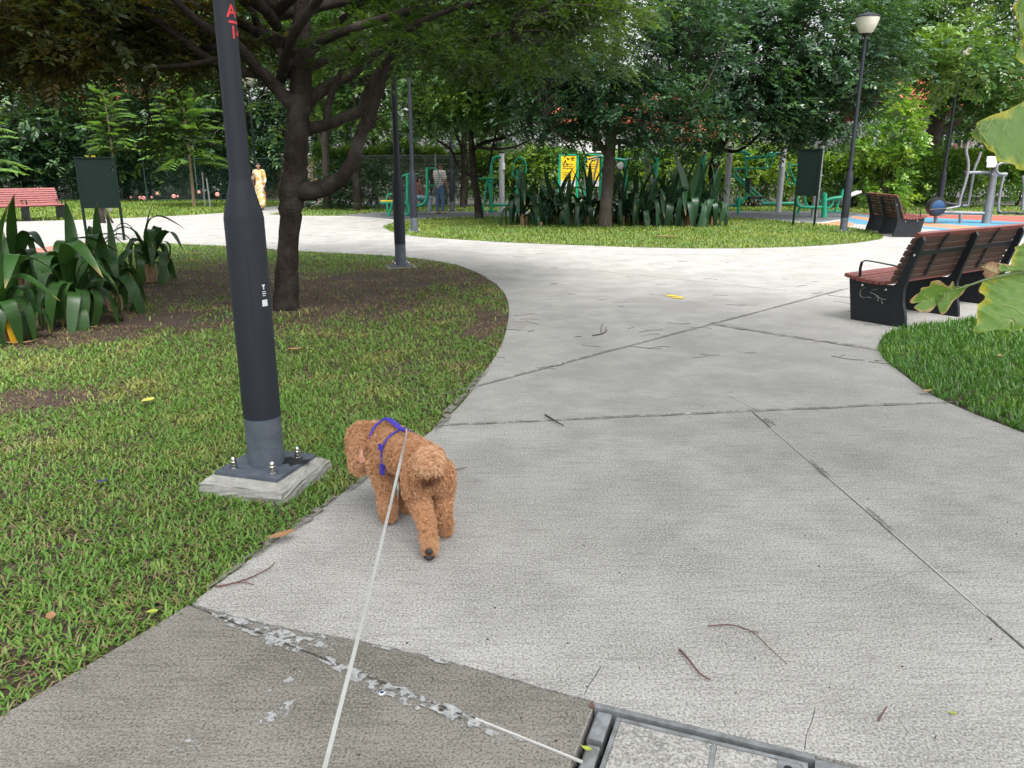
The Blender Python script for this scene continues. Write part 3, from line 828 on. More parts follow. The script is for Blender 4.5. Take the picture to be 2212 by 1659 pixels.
T2 = G(1305, 490); Y2 = T2.y
limbs = [pl([(1306, 492, 0, .19), (1308, 450, 0, .165), (1312, 400, 0, .155), (1317, 330, 0, .15), (1321, 280, 0, .14), (1326, 220, 0, .12), (1330, 130, 0, .09), (1335, 20, 0, .05)], Y2),
         pl([(1316, 335, 0, .09), (1300, 318, .1, .085), (1287, 292, .2, .075), (1270, 255, .3, .06), (1240, 200, .5, .04)], Y2),
         pl([(1300, 312, .1, .06), (1262, 298, -.3, .055), (1229, 303, -.6, .048), (1205, 288, -.8, .04), (1180, 255, -1, .025)], Y2),
         pl([(1322, 308, 0, .08), (1345, 306, -.2, .066), (1376, 311, -.5, .06), (1417, 290, -.8, .048), (1442, 278, -1, .035), (1490, 250, -1.2, .02)], Y2),
         pl([(1324, 265, 0, .08), (1360, 225, .3, .07), (1400, 185, .5, .055), (1450, 160, .6, .04), (1500, 140, .7, .025)], Y2),
         pl([(1326, 250, 0, .07), (1390, 250, .5, .05), (1450, 292, .8, .04), (1520, 292, .9, .025)], Y2)]
ells = [((2.4, 20.7, 4.95), (3.6, 2.8, 2.1), 1.15), el(1215, 245, 20.3, (1.2, 1.2, .7), 1.2), el(1400, 235, 20.2, (1.4, 1.2, .8), 1.2), el(1200, 298, 20.0, (.45, .5, .18), 1.0), el(1365, 308, 20.0, (.35, .4, .18), 1.2), el(1300, 190, 19.5, (1.4, 1, .8)), el(1480, 270, 20.4, (.8, .7, .3), 1.2)]
tree('spreading_tree', 'bluish green tree with straight grey trunk in the lily bed', T2, limbs, ells, 21, 20, .33, .30, 9, .13, .06, L['blue'], M['bark_grey'], 33, shell=.45, twig=.012, twn=.6)
T3 = G(1551, 469); Y3_ = T3.y
limbs = [pl([(1551, 470, 0, .21), (1546, 420, 0, .17), (1542, 360, 0, .165), (1557, 313, 0, .15), (1575, 281, 0, .13), (1590, 230, 0, .11), (1600, 120, 0, .08), (1610, 0, 0, .05)], Y3_),
         pl([(1574, 285, 0, .08), (1600, 274, 0, .07), (1640, 262, -.2, .06), (1700, 235, -.5, .045), (1770, 210, -.8, .03)], Y3_),
         pl([(1556, 322, 0, .055), (1588, 327, -.3, .05), (1613, 315, -.5, .045), (1640, 290, -.6, .036), (1655, 265, -.6, .03)], Y3_),
         pl([(1570, 290, 0, .08), (1540, 250, .3, .06), (1500, 210, .5, .045), (1460, 190, .6, .03)], Y3_)]
ells = [((8.0, 24.2, 5.5), (3.9, 2.4, 2.5), 1.15), el(1700, 235, 23.5, (1.6, 1.2, 1.0), 1.1), el(1790, 215, 23.2, (1.5, 1.2, 1.0), 1.1), el(1500, 265, 23.8, (1.1, 1, .8), 1.1), el(1630, 215, 22.6, (1.6, 1.1, 1.0)), el(1580, 100, 22.4, (2.0, 1.2, 1.4)), el(1760, 90, 22.8, (1.9, 1.3, 1.4)), el(1700, 285, 24, (.8, .8, .35), 1.2)]
tree('spreading_tree', 'dense bluish green tree with black crooked trunk behind the lilies', T3, limbs, ells, 19, 20, .36, .33, 9, .145, .068, L['blue'], M['bark'], 34, shell=.5, twig=.012, twn=.4)
T4 = G(1037, 473); Y4 = T4.y
limbs = [pl([(1036, 474, 0, .145), (1031, 430, 0, .11), (1024, 384, 0, .10), (1021, 340, 0, .09), (1018, 300, 0, .08), (1015, 240, 0, .06), (1010, 150, 0, .03)], Y4),
         pl([(1024, 386, 0, .06), (1005, 370, -.1, .05), (985, 352, -.2, .045), (975, 325, -.3, .04), (940, 300, -.5, .03), (900, 275, -.7, .02)], Y4),
         pl([(1028, 384, 0, .05), (1048, 372, 0, .045), (1058, 350, .1, .035), (1066, 310, .2, .03), (1078, 262, .3, .02)], Y4),
         pl([(1021, 325, 0, .06), (1045, 308, .1, .055), (1085, 298, .1, .045), (1130, 280, .2, .03), (1165, 250, .2, .02)], Y4),
         pl([(1019, 315, 0, .05), (1060, 322, -.3, .04), (1110, 318, -.6, .03), (1150, 300, -.8, .02)], Y4)]
ells = [((-0.9, 23.8, 4.7), (2.5, 2.3, 2.1), 1.0), el(930, 240, 23.4, (.9, .9, .6), 1.2), el(1100, 225, 23.3, (1.1, 1, .6), 1.1), el(990, 200, 23, (1.2, 1, .7), 1.1), el(1070, 130, 23, (1.4, 1.2, 1))]
tree('spreading_tree', 'small low-forked tree between the lamp post and the lilies', T4, limbs, ells, 26, 18, .34, .28, 9, .13, .06, L['mid'], M['bark'], 35, shell=.45, twig=.012, twn=.5)
T8 = G(2000, 452); 
Y8 = 33.0
limbs = [pl([(1998, 372, 0, .36), (2003, 352, 0, .33), (2012, 310, 0, .31), (2022, 270, 0, .30), (2030, 230, 0, .26), (2050, 150, 0, .2), (2080, 20, 0, .12)], Y8),
         pl([(2020, 290, 0, .2), (2050, 275, 0, .19), (2080, 245, 0, .16), (2120, 200, 0, .12), (2180, 150, 0, .08)], Y8)]
limbs[0].insert(0, (limbs[0][0][0], limbs[0][0][1], -.05, .40))
ells = [el(2120, 50, 33, (5.0, 2.2, 3.6), .9), el(2060, 150, 30.5, (2.0, 1.0, 1.1), 1.1), el(2010, 85, 30.5, (1.8, 1.0, 1.2), 1.0), el(2190, 180, 29.5, (2.0, 1.0, 1.2), 1.0), el(1965, 60, 32, (1.2, 1.0, .8), .8), el(2150, 225, 29, (1.0, .8, .35), 1.0), el(2078, 135, 24.5, (1.3, .5, .85), 1.4)]
tree('broadleaf_tree', 'tall tree with thick leaning grey trunk at the upper right', (limbs[0][0][0], Y8, 0), limbs, ells, 20, 18, .42, .36, 8, .18, .09, L['mid'], M['bark_grey'], 36, shell=.55, twn=.2)
def back_tree(label, X, Y, crown, rad, lm, seed, h=None, dens=10, ll=.27, tr=.16, bark='bark', name='broadleaf_tree', shell=.6, group='trees behind the park fence', extra=()):
    b = Vector((X, Y, 0)); c = Vector((X + crown[0], Y + crown[1], crown[2]))
    limbs = [[(X, Y, -.08, tr), (X + .1, Y, c.z * .4, tr * .8), (c.x * .5 + X * .5, Y, c.z * .8, tr * .6), (c.x, c.y, c.z + rad[2] * .5, tr * .3)],
             [(X + .05, Y, c.z * .35, tr * .5), (c.x - rad[0] * .4, c.y, c.z * .7, tr * .35), (c.x - rad[0] * .7, c.y, c.z, tr * .2)],
             [(X + .05, Y, c.z * .4, tr * .5), (c.x + rad[0] * .4, c.y, c.z * .75, tr * .35), (c.x + rad[0] * .7, c.y, c.z, tr * .2)]]
    return tree(name, label, b, limbs, [(tuple(c), rad, 1.0)] + list(extra), dens, 16, .7, .5, 8, ll, ll * .45, lm, M[bark], seed, group=group, shell=shell, twn=.15)
back_tree('dark tree behind the fence above the far red bench', -24, 37, (0, 0, 5.2), (4.2, 2.6, 5.0), L['back'], 41)
back_tree('dark bluish tree behind the fence and green notice board', -18.5, 38, (0, 0, 5.6), (3.8, 2.6, 5.2), L['back'], 42)
back_tree('dark tree behind the young pinnate sapling by the fence', -13.6, 38.5, (0, 0, 5.8), (3.6, 2.6, 5.2), L['back'], 43)
back_tree('tree behind the walking woman beside the park path', -9.5, 40, (0, 0, 6.6), (3.2, 2.6, 4.6), L['back'], 44)
back_tree('far left background tree at the picture edge', -30, 40, (0, 0, 6.5), (4.5, 3, 6.0), L['back'], 45)
b6 = G(707, 451)
back_tree('pale straight-trunked tree rising out of the dark bush', b6.x, b6.y, (.6, 0, 6.4), (3.4, 2.0, 3.3), L['mid'], 46, bark='bark_grey', tr=.17, group=None)
back_tree('dark crooked-trunked tree right of the pale trunk', -5.6, 28.6, (1.2, 0, 5.9), (2.8, 1.8, 2.6), L['mid'], 47, tr=.17, group=None)
back_tree('thin tree standing by the grey wire fence', -1.9, 30.3, (.2, 0, 6.0), (2.6, 1.8, 2.7), L['back'], 48, tr=.12, group=None)
back_tree('far tall tree against the white sky, upper right', 29, 60, (0, 0, 12.5), (5.5, 3.4, 4.6), L['back'], 49, dens=5, ll=.34, tr=.35, group=None, shell=.5)
back_tree('tall background tree behind the two middle trees', 4.5, 44, (0, 0, 8.3), (5.5, 2.6, 3.4), L['back'], 50, dens=3, ll=.28, tr=.25, group=None)
back_tree('tall background tree above the striped board and lamp', 14.5, 50, (0, 0, 9.0), (5, 2.6, 4.0), L['back'], 51, dens=3, ll=.3, tr=.25, group=None)
back_tree('broad background tree at the right picture edge', 25.5, 39, (0, 0, 5.5), (5, 2.2, 4.2), L['mid'], 52, tr=.25, group=None)

back_tree('second row tree filling the gap left of the fence', -27, 44, (0, 0, 6.5), (4.5, 2.6, 5.2), L['back'], 53)
back_tree('second row tree behind the bluish tree and fence', -21, 45, (0, 0, 6.8), (4.5, 2.6, 5.2), L['back'], 54)
back_tree('second row tree behind the pinnate sapling', -15, 46, (0, 0, 7), (4.5, 2.6, 5.2), L['mid'], 55)
back_tree('second row tree behind the big near trunk', -8, 46, (0, 0, 7), (4.5, 2.6, 5.0), L['mid'], 56)
back_tree('second row tree behind the small low-forked tree', -2, 45, (0, 0, 7), (4.0, 2.6, 5.0), L['back'], 57)

# added unseen tree behind the viewer, crown placed to shade the near path
tree('broadleaf_tree', 'added unseen tree behind the viewer, shading the near path', (4.2, -3.4, 0), [[(4.2, -3.4, -.05, .26), (4.1, -3.3, 2, .22), (3.4, -3.2, 4.2, .17), (2.0, -3, 6.5, .08)], [(3.8, -3.3, 3.2, .12), (5.4, -3, 5, .09), (6.6, -2.6, 6.4, .05)]],
     [((3.2, 1.2, 7.6), (5.2, 5.0, 1.5), 1.0)], 8, 14, .5, .5, 8, .26, .12, L['mid'], M['bark_grey'], 58, shell=.2, twn=.3)

# ================================================================== HEDGES, BUSHES, YOUNG TREES
def bush(name, label, base, ells, dens, per, clump_r, spray, m, ll, lw, lm, seed, cat='bush', group=None, shell=.6, stems=5, flatn=.45):
    r = np.random.default_rng(seed); t = thing(name, label, cat, base, group=group)
    O, D, C = crown_points(ells, dens, r, clump_r, per, shell, .8)
    k = O[:, 2] > .03; O, D = O[k], D[k]
    D = unit(D + np.array([0, -.25, .1]))
    link('foliage', leaves_mesh('foliage', *spray_leaves(O, D, r.uniform(.7, 1.3, len(O)) * spray, m, ll, lw, r, flatn), lm), t)
    for i in range(stems):
        c = C[r.integers(len(C))]
        mb = MB(); mb.tube(spl([(base[0] + r.normal(0, .1), base[1] + r.normal(0, .1), -.02), ((base[0] + c[0]) / 2, (base[1] + c[1]) / 2, c[2] * .55), tuple(c)], 3), [.03 - .003 * q for q in range(7)], 6)
        mb.build('stem', M['bark'], t)
    return t
def hedge(name, label, x0, x1, y0, y1, h, n, ll, lm, seed, wob=.25, group=None, gap=0.0):
    """clipped mass: sprays on the front, top and through the depth, on a frame of stems"""
    r = np.random.default_rng(seed); t = thing(name, label, 'hedge', ((x0 + x1) / 2, (y0 + y1) / 2, 0), group=group)
    x = r.uniform(x0, x1, n); f = r.uniform(0, 1, n)
    dep = np.where(f < .72, r.uniform(0, .3, n), r.uniform(0, 1, n))
    y = y0 + (y1 - y0) * dep + .22 * fnoise(x, x * 0, seed, 1.6)
    hh = h + wob * fnoise(x, y, seed + 1, 1.1) + .5 * wob * fnoise(x, y, seed + 2, 4.0)
    z = .06 + (hh - .06) * np.sqrt(r.uniform(.004, 1, n))
    top = f > .86; z[top] = hh[top] - np.abs(r.normal(0, .08, top.sum()))
    y = y + np.maximum(0, .5 - z) * .25
    O = np.stack([x, y, z], 1)
    D = unit(np.stack([r.normal(0, .7, n), -.6 + r.normal(0, .6, n), .25 + r.normal(0, .45, n)], 1))
    link('foliage', leaves_mesh('foliage', *spray_leaves(O, D, r.uniform(.6, 1.3, n) * ll * 1.9, 5, ll, ll * .48, r, .45), lm), t)
    st = MB()
    for i in range(int((x1 - x0) * 2.2)):
        px = r.uniform(x0, x1); py = r.uniform(y0 + .25 * (y1 - y0), y1)
        for _ in range(3):
            st.tube(spl([(px, py, -.08), (px + r.normal(0, .1), py, h * .4), (px + r.normal(0, .3), py + r.normal(0, .15), h * .85)], 2), [.03, .026, .02, .016, .01], 5, False)
    st.build('stems', M['bark'], t)['kind'] = 'stuff'
    return t
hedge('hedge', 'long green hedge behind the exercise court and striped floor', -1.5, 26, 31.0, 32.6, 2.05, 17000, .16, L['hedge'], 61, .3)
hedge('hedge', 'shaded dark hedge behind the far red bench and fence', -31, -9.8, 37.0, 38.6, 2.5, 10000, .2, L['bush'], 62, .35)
hedge('hedge', 'green growth seen behind the grey wire fence', -8, -1, 32.2, 33.6, 2.2, 4500, .14, L['hedge'], 63, .3)
b = G(770, 455)
bush('bush', 'low dark glossy bush around the pale tree trunk', (b.x, b.y + .9, 0), [((b.x - .1, b.y + .9, .75), (1.5, .9, .85), 1.6), ((b.x - 1.3, b.y + 1.2, .55), (.8, .8, .65), 1.6)], 26, 9, .22, .26, 6, .14, .075, L['bush'], 64)
for lab, u, Yb, zc, rad, sd in [('lime yellow shrub left of the centre tree trunk', 1150, 30.6, 1.6, (1.4, .6, .7), 65), ('lime yellow shrub between the tall green posts', 1475, 30.6, 1.45, (1.5, .6, .85), 66), ('lime tipped shrub behind the crossed green bars', 1640, 30.8, 1.75, (1.6, .6, .6), 67), ('pale feathery shrub above hedge behind press machine', 1620, 32.4, 2.6, (2.0, .8, .8), 68)]:
    c = W(u, 380, Yb)
    bush('shrub', lab, (c.x, Yb + .2, 0), [((c.x, Yb, zc), rad, 1.5)], 26, 9, .22, .22, 7, .12, .05, L['lime'], sd, 'shrub', stems=4)
c = W(1910, 400, 29.6)
bush('tall_shrub', 'tall bright green cone shaped shrub by the globe lamp', (c.x, 29.6, 0), [((c.x, 29.6, 1.5), (1.3, .9, 1.5), 1.3), ((c.x + .05, 29.6, 2.9), (.95, .8, 1.2), 1.5), ((c.x + .1, 29.6, 3.7), (.5, .5, .7), 1.8)], 22, 10, .24, .28, 7, .17, .085, L['bright'], 70, 'shrub')
for lab, u, v, Yb, rad, sd, lm in [('pink flowering shrub in front of the white window', 2075, 318, 36, (1.3, .6, .8), 71, 'hedge'), ('dark shrub under the leaning grey trunk', 1960, 335, 35.5, (1.2, .6, 1.0), 72, 'back'), ('feathery grey green shrub below the red roof', 1945, 275, 37, (1.6, .8, 1.4), 73, 'back')]:
    c = W(u, v, Yb)
    bush('shrub', lab, (c.x, Yb, 0), [(tuple(c), tuple(q * .8 for q in rad), 1.2)], 20, 8, .2, .26, 6, .15, .07, L[lm], sd, 'shrub')
ORD = ['first', 'second', 'third', 'fourth', 'fifth', 'sixth', 'seventh', 'eighth', 'ninth']
# pink flowers: along the fence foot and by the window
M['pink'] = mat('petal_pink', (.72, .33, .28), .6, scale=20)
def flower(name, p, r, label, group):
    t = thing(name, label, 'flower', p, group=group)
    mb = MB()
    for i in range(6):
        a = i * 1.047; q = Vector((math.cos(a), -.5, math.sin(a))).normalized()
        mb.ball(Vector(p) + q * r * .55, r * .5, 6, 4, (1, .6, 1))
    mb.build('petal_cluster', M['pink'], t)
    st = MB(); st.tube([(p[0], p[1] + .05, max(-.02, p[2] - .5)), Vector(p)], .012, 5); st.build('stem', M['bark'], t)
for i, (u, v) in enumerate([(283, 426), (303, 427), (311, 428), (328, 426), (340, 418), (376, 424), (384, 424), (430, 415), (470, 420)]):
    flower('flower_head', W(u, v, 36.5), .06 + .05 * ((i * 7) % 3) / 2, 'pale pink flower head along the fence foot, ' + ORD[i] + ' from the left', 'pink flowers along the fence foot')
for i, (u, v) in enumerate([(1978, 312), (1986, 306), (2062, 315), (2066, 322), (2082, 318), (2093, 310)]):
    flower('flower_head', W(u, v, 35.2), .12, 'pink flower before the white window, ' + ORD[i] + ' from the left', 'pink flowers before the white window')

# young trees with pinnate fronds, each frond a part
def frond_mesh(nl, length, ll, lw, seed):
    r = random.Random(seed); V = []; F = []
    pts = [Vector((length * t, 0, .35 * length * t * (1 - t) * 1.6 - .25 * length * t * t)) for t in [i / 8 for i in range(9)]]
    mb = MB(); mb.tube(pts, [.008 - .0007 * i for i in range(9)], 4, False)
    for i in range(nl):
        t = .2 + .8 * (i + .5) / nl; k = t * 8; a = int(min(k, 7)); p = pts[a].lerp(pts[a + 1], k - a)
        for s in (-1, 1):
            ln = ll * (1 - .35 * abs(t - .5)) * r.uniform(.85, 1.15)
            d = Vector((.55, s, -.35 + r.uniform(-.1, .1))).normalized(); n = Vector((0, 0, 1)); sd = d.cross(n).normalized() * lw * .5
            mb.add([p, p + d * ln * .4 + sd, p + d * ln + Vector((0, 0, -.1 * ln)), p + d * ln * .4 - sd], [(0, 1, 2, 3)])
    return mb.mesh('frond', L['sapling'], False)
fm = [frond_mesh(10, 1.0, .34, .11, 5 + i) for i in range(3)]
def young_tree(label, base, h, tiers, bark='bark_pale', r0=.07, scl=1.0, zlow=.32, name='young_tree'):
    r = random.Random(int(abs(base[0]) * 100)); t = thing(name, label, 'tree', base)
    MB().tube(spl([(base[0], base[1], -.02), (base[0] + .03, base[1], h * .5), (base[0] - .02, base[1], h)], 4), [r0 - r0 * .085 * i for i in range(9)], 8).build('trunk', M[bark], t)
    for k in range(tiers):
        f = k / max(1, tiers - 1); z = h * (zlow + (1 - zlow) * f)
        a = k * 2.4 + r.uniform(-.3, .3); s = (1.0 - .45 * f) * scl * r.uniform(.8, 1.2)
        o = link('frond', fm[k % 3], t, False)
        o.location = (0, 0, z); o.rotation_euler = (0, -R(10 + 35 * f) + r.uniform(-.15, .15), a); o.scale = (s * 1.15, s, s)
    return t
b = G(420, 447)
young_tree('young tree with tiers of long pale green fronds on the far lawn', b, 4.6, 62, scl=1.4)
yb = W(195 * .3126 * 4.2, 400, 35.5)
young_tree('yellow green sapling with thin bent stem behind the notice board', (W(255, 430, 34.5).x, 34.5, 0), 4.9, 48, scl=1.05, r0=.05, zlow=.42)
young_tree('sapling with feathery fronds at the left picture edge', (W(-25, 430, 31).x, 31, 0), 5.0, 30, scl=1.25, zlow=.25)
# stakes beside the young tree
for i, (u0, v0, u1, v1) in enumerate([(443, 448, 437, 372), (455, 449, 446, 385)]):
    a = G(u0, v0); c = W(u1, v1, a.y)
    tag(MB().tube([a - Vector((0, 0, .05)), c], .03, 8).build('tree_stake', M['greysteel'], None), ('upright' if i == 0 else 'leaning') + ' grey stake beside the young fronded tree', 'stake')
for i, u in enumerate((228, 232)):
    a = G(u + (0 if i == 0 else .8), 460)
    tag(MB().lathe([(.05, -.02), (.05, .42), (.03, .45)], 10, (a.x + i * .12, a.y, 0)).build('marker_post', M['greysteel'], None), 'short pale marker post on the lawn under the notice board, ' + ('left' if i == 0 else 'right') + ' of the pair', 'post', 'pair of marker posts')
# yellow leaved plant peeking over the notice board
c = W(205, 340, 22)
bush('croton', 'yellow leaved plant showing above the left notice board', (c.x, 22, 0), [((c.x, 22, c.z - .22), (.28, .26, .22), 2.0)], 30, 5, .10, .14, 5, .17, .07, L['yellow'], 77, 'plant', stems=7)

# ================================================================== LILIES (long strap leaves, each leaf a part)
def strap_mat(name, c1, c2, rib):
    m, nt, b = _nt(name)
    oi = nt.nodes.new('ShaderNodeObjectInfo')
    st = noisetex(nt, pos(nt, (30, 2, 30), obj=True), 3, 4)
    at = nt.nodes.new('ShaderNodeAttribute'); at.attribute_name = 'tip'
    tn = nt.nodes.new('ShaderNodeMath'); tn.operation = 'MULTIPLY_ADD'; nt.links.new(oi.outputs['Random'], tn.inputs[0]); tn.inputs[1].default_value = .12; nt.links.new(at.outputs['Fac'], tn.inputs[2])
    col = mixc(nt, oi.outputs['Random'], c1, c2); col = mixc(nt, ramp(nt, st, .4, .7, 0, .45), col, rib)
    col = mixc(nt, ramp(nt, tn.outputs[0], .96, 1.06), col, (.28, .21, .08))
    nt.links.new(col, b.inputs['Base Color']); b.inputs['Roughness'].default_value = .42
    t = nt.nodes.new('ShaderNodeBsdfTranslucent'); tc = mixc(nt, 1.0, col, (1.5, 1.5, .5), 'MULTIPLY'); nt.links.new(tc, t.inputs['Color'])
    mx = nt.nodes.new('ShaderNodeMixShader'); mx.inputs[0].default_value = .22
    nt.links.new(b.outputs[0], mx.inputs[1]); nt.links.new(t.outputs[0], mx.inputs[2]); nt.links.new(mx.outputs[0], nt.nodes['Material Output'].inputs['Surface'])
    return m
M['lily'] = strap_mat('lily_leaf', (.014, .052, .011), (.034, .092, .020), (.05, .12, .03))
M['lily_dk'] = strap_mat('lily_leaf_dark', (.012, .044, .020), (.024, .070, .030), (.032, .088, .038))
M['lily_yel'] = mat('lily_leaf_yellow', (.62, .36, .012), .5, scale=9, c2=(.50, .24, .01))
M['dry'] = mat('dry_leaf', (.40, .27, .155), .8, scale=18, c2=(.26, .16, .085))
def strap_mesh(name, length, width, rise, bend_at, bend, fold, mt, seed, n=18):
    """leaf in the local XZ plane: rises, then bends over at bend_at"""
    r = random.Random(seed); p = Vector((0, 0, 0)); a = rise
    P = []; A = []
    for i in range(n + 1):
        t = i / n; P.append(p.copy()); A.append(a)
        k = bend * math.exp(-((t - bend_at) / .13) ** 2) / (n * .22) + .02
        a -= k
        p = p + Vector((math.cos(a), r.uniform(-.012, .012), math.sin(a))) * (length / n)
    vs = []
    for i, (q, a) in enumerate(zip(P, A)):
        t = i / n; w = width * (.55 + 1.1 * t if t < .35 else 1.0 * (1 - ((t - .35) / .65) ** 2.2)) * .5 + .0015
        nrm = Vector((-math.sin(a), 0, math.cos(a))); f = fold * w
        vs += [q + Vector((0, w, 0)) + nrm * f, q, q + Vector((0, -w, 0)) + nrm * f]
    fs = []
    for i in range(n):
        fs += [(3 * i, 3 * i + 1, 3 * i + 4, 3 * i + 3), (3 * i + 1, 3 * i + 2, 3 * i + 5, 3 * i + 4)]
    mb = MB(); mb.add(vs, fs)
    me = bpy.data.meshes.new(name); me.from_pydata(mb.v, [], mb.f); me.polygons.foreach_set('use_smooth', [True] * len(fs)); me.materials.append(mt)
    a_ = me.attributes.new('tip', 'FLOAT', 'POINT'); a_.data.foreach_set('value', [(i // 3) / n for i in range(3 * n + 3)]); me.update()
    return me
def lily_set(mt, ln, wd):
    out = []
    for i, (rise, ba, bd, f) in enumerate([(87, .95, .3, .35), (80, .58, 1.7, .25), (75, .48, 2.3, .2), (70, .42, 2.6, .15), (66, .38, 2.5, .15), (60, .42, 2.2, .2), (56, .34, 2.4, .12), (48, .36, 2.0, .12), (40, .30, 1.8, .12), (76, .60, 2.6, .15)]):
        out.append(strap_mesh('leaf', ln * (1 + .08 * math.sin(i * 2.1)), wd, R(rise), ba, bd, f, mt, i))
    return out
near_set = lily_set(M['lily'], .98, .128); far_set = lily_set(M['lily_dk'], 1.42, .155)
def lily(label, base, ms, nleaf, scl, seed, mstem=None, hstem=.22, lean=0, group=None, up=2):
    r = random.Random(seed); t = thing('crinum_lily', label, 'plant', base, group=group)
    MB().lathe([(.055 * scl, -.02), (.06 * scl, hstem * .5), (.045 * scl, hstem)], 10, base).build('stem', mstem or M['dry'], t)
    for k in range(nleaf):
        f = k / nleaf
        idx = (0 if k < up else max(1, min(9, int(f * 10)))) if r.random() < .75 else r.randrange(1, 10)
        o = link('leaf', ms[idx], t, False)
        s = scl * r.uniform(.85, 1.15)
        o.location = (r.uniform(-.02, .02), r.uniform(-.02, .02), hstem * (1.0 - .5 * f))
        o.rotation_euler = (r.uniform(-.3, .3), r.uniform(-.2, .2), k * 2.399 + r.uniform(-.5, .5)); o.scale = (s, s * r.uniform(.85, 1.15), s)
    for k in range(3):
        o = link('dead_leaf', dead_set[(k + seed) % 3], t, False); s = scl * r.uniform(.8, 1.2)
        o.location = (0, 0, hstem * .7); o.rotation_euler = (0, 0, r.uniform(0, 6.28)); o.scale = (s, s, s)
    return t
dead_set = [strap_mesh('dead_leaf', .5, .05, R(35 - 10 * i), .25, 2.0 - .2 * i, .5, M['dry'], 60 + i) for i in range(3)]
lil1 = lily('leafy lily at the left picture edge with a yellow dying leaf', G(12, 735), near_set, 26, .98, 1)
yl = link('leaf', strap_mesh('leaf', .60, .12, R(48), .28, 2.1, .12, M['lily_yel'], 44), lil1, False); yl.location = (.02, -.03, .26); yl.rotation_euler = (0, 0, R(-35)); yl['label'] = 'bright yellow drooping dying leaf'
lily('largest near lily with wide arching green leaves', G(165, 700), near_set, 30, 1.05, 2)
lily('lily with one tall upright spike left of the soil patch', G(245, 668), near_set, 20, .95, 3)
lily('small compact lily nearest the big tree on bare soil', G(325, 607), near_set, 22, .92, 4, hstem=.3)
lily('lily at the left edge beside the reddish paving', G(42, 628), near_set, 20, 1.05, 5)
lily('lily between the paving edge and the notice board legs', G(190, 615), near_set, 18, .95, 6)
for k, (u, v, s, n, lab) in enumerate([(1128, 487, 1.0, 26, 'tall lily at the left end of the oval bed'), (1168, 489, .42, 14, 'smallest young lily at the front of the oval bed'), (1170, 482, .8, 18, 'lily just behind the smallest young lily'), (1228, 488, .85, 22, 'lily left of the yellow board in the oval bed'), (1268, 486, .92, 22, 'lily just left of the grey tree trunk'),
                                       (1345, 487, 1.0, 24, 'lily just right of the grey tree trunk'), (1395, 489, .85, 22, 'lily with long bare stem right of centre in bed'), (1440, 487, 1.0, 24, 'broad lily third from the right end of bed'), (1490, 489, 1.05, 26, 'tall broad lily second from the right end of bed'), (1535, 488, 1.0, 26, 'lily at the right end of the oval bed'), (1318, 480, .95, 18, 'lily hidden behind the grey trunk'), (1415, 480, .95, 18, 'lily at the back of bed before the green post'), (1200, 483, .9, 20, 'lily behind the gap left of the yellow board'), (1372, 482, .95, 20, 'lily behind the long bare stemmed one'), (1465, 481, 1.05, 22, 'tall lily at the back between the two broad ones'), (1512, 482, 1.05, 22, 'tall lily at the back near the right end')]):
    lily(lab, G(u, v), far_set, n, s, 20 + k, hstem=.34 * s, up=5)

# ================================================================== ELEPHANT EAR LEAVES (plant rooted right of the frame)
def ear_mat(name, burnt=.0):
    m, nt, b = _nt(name)
    at = nt.nodes.new('ShaderNodeAttribute'); at.attribute_name = 'edge'
    n = noisetex(nt, pos(nt), 11, 5, .75); n2 = noisetex(nt, pos(nt), 38, 3)
    ad = nt.nodes.new('ShaderNodeMath'); ad.operation = 'MULTIPLY_ADD'; nt.links.new(n, ad.inputs[0]); ad.inputs[1].default_value = .9; nt.links.new(at.outputs['Fac'], ad.inputs[2])
    col = mixc(nt, ramp(nt, n2, .3, .7), (.115, .225, .04), (.165, .30, .055))
    col = mixc(nt, ramp(nt, ad.outputs[0], .86, 1.02), col, (.50, .46, .05))
    col = mixc(nt, ramp(nt, ad.outputs[0], 1.10 - burnt, 1.14 - burnt), col, (.42, .29, .17))
    nt.links.new(col, b.inputs['Base Color']); b.inputs['Roughness'].default_value = .42
    t = nt.nodes.new('ShaderNodeBsdfTranslucent'); tc = mixc(nt, 1.0, col, (1.5, 1.5, .6), 'MULTIPLY'); nt.links.new(tc, t.inputs['Color'])
    mx = nt.nodes.new('ShaderNodeMixShader'); mx.inputs[0].default_value = .35
    nt.links.new(b.outputs[0], mx.inputs[1]); nt.links.new(t.outputs[0], mx.inputs[2]); nt.links.new(mx.outputs[0], nt.nodes['Material Output'].inputs['Surface'])
    return m
M['ear'] = ear_mat('elephant_ear_leaf'); M['ear_burnt'] = ear_mat('elephant_ear_leaf_burnt', .19)
M['petiole'] = mat('petiole', (.16, .24, .08), .4); M['vein'] = mat('leaf_vein', (.30, .38, .14), .5)
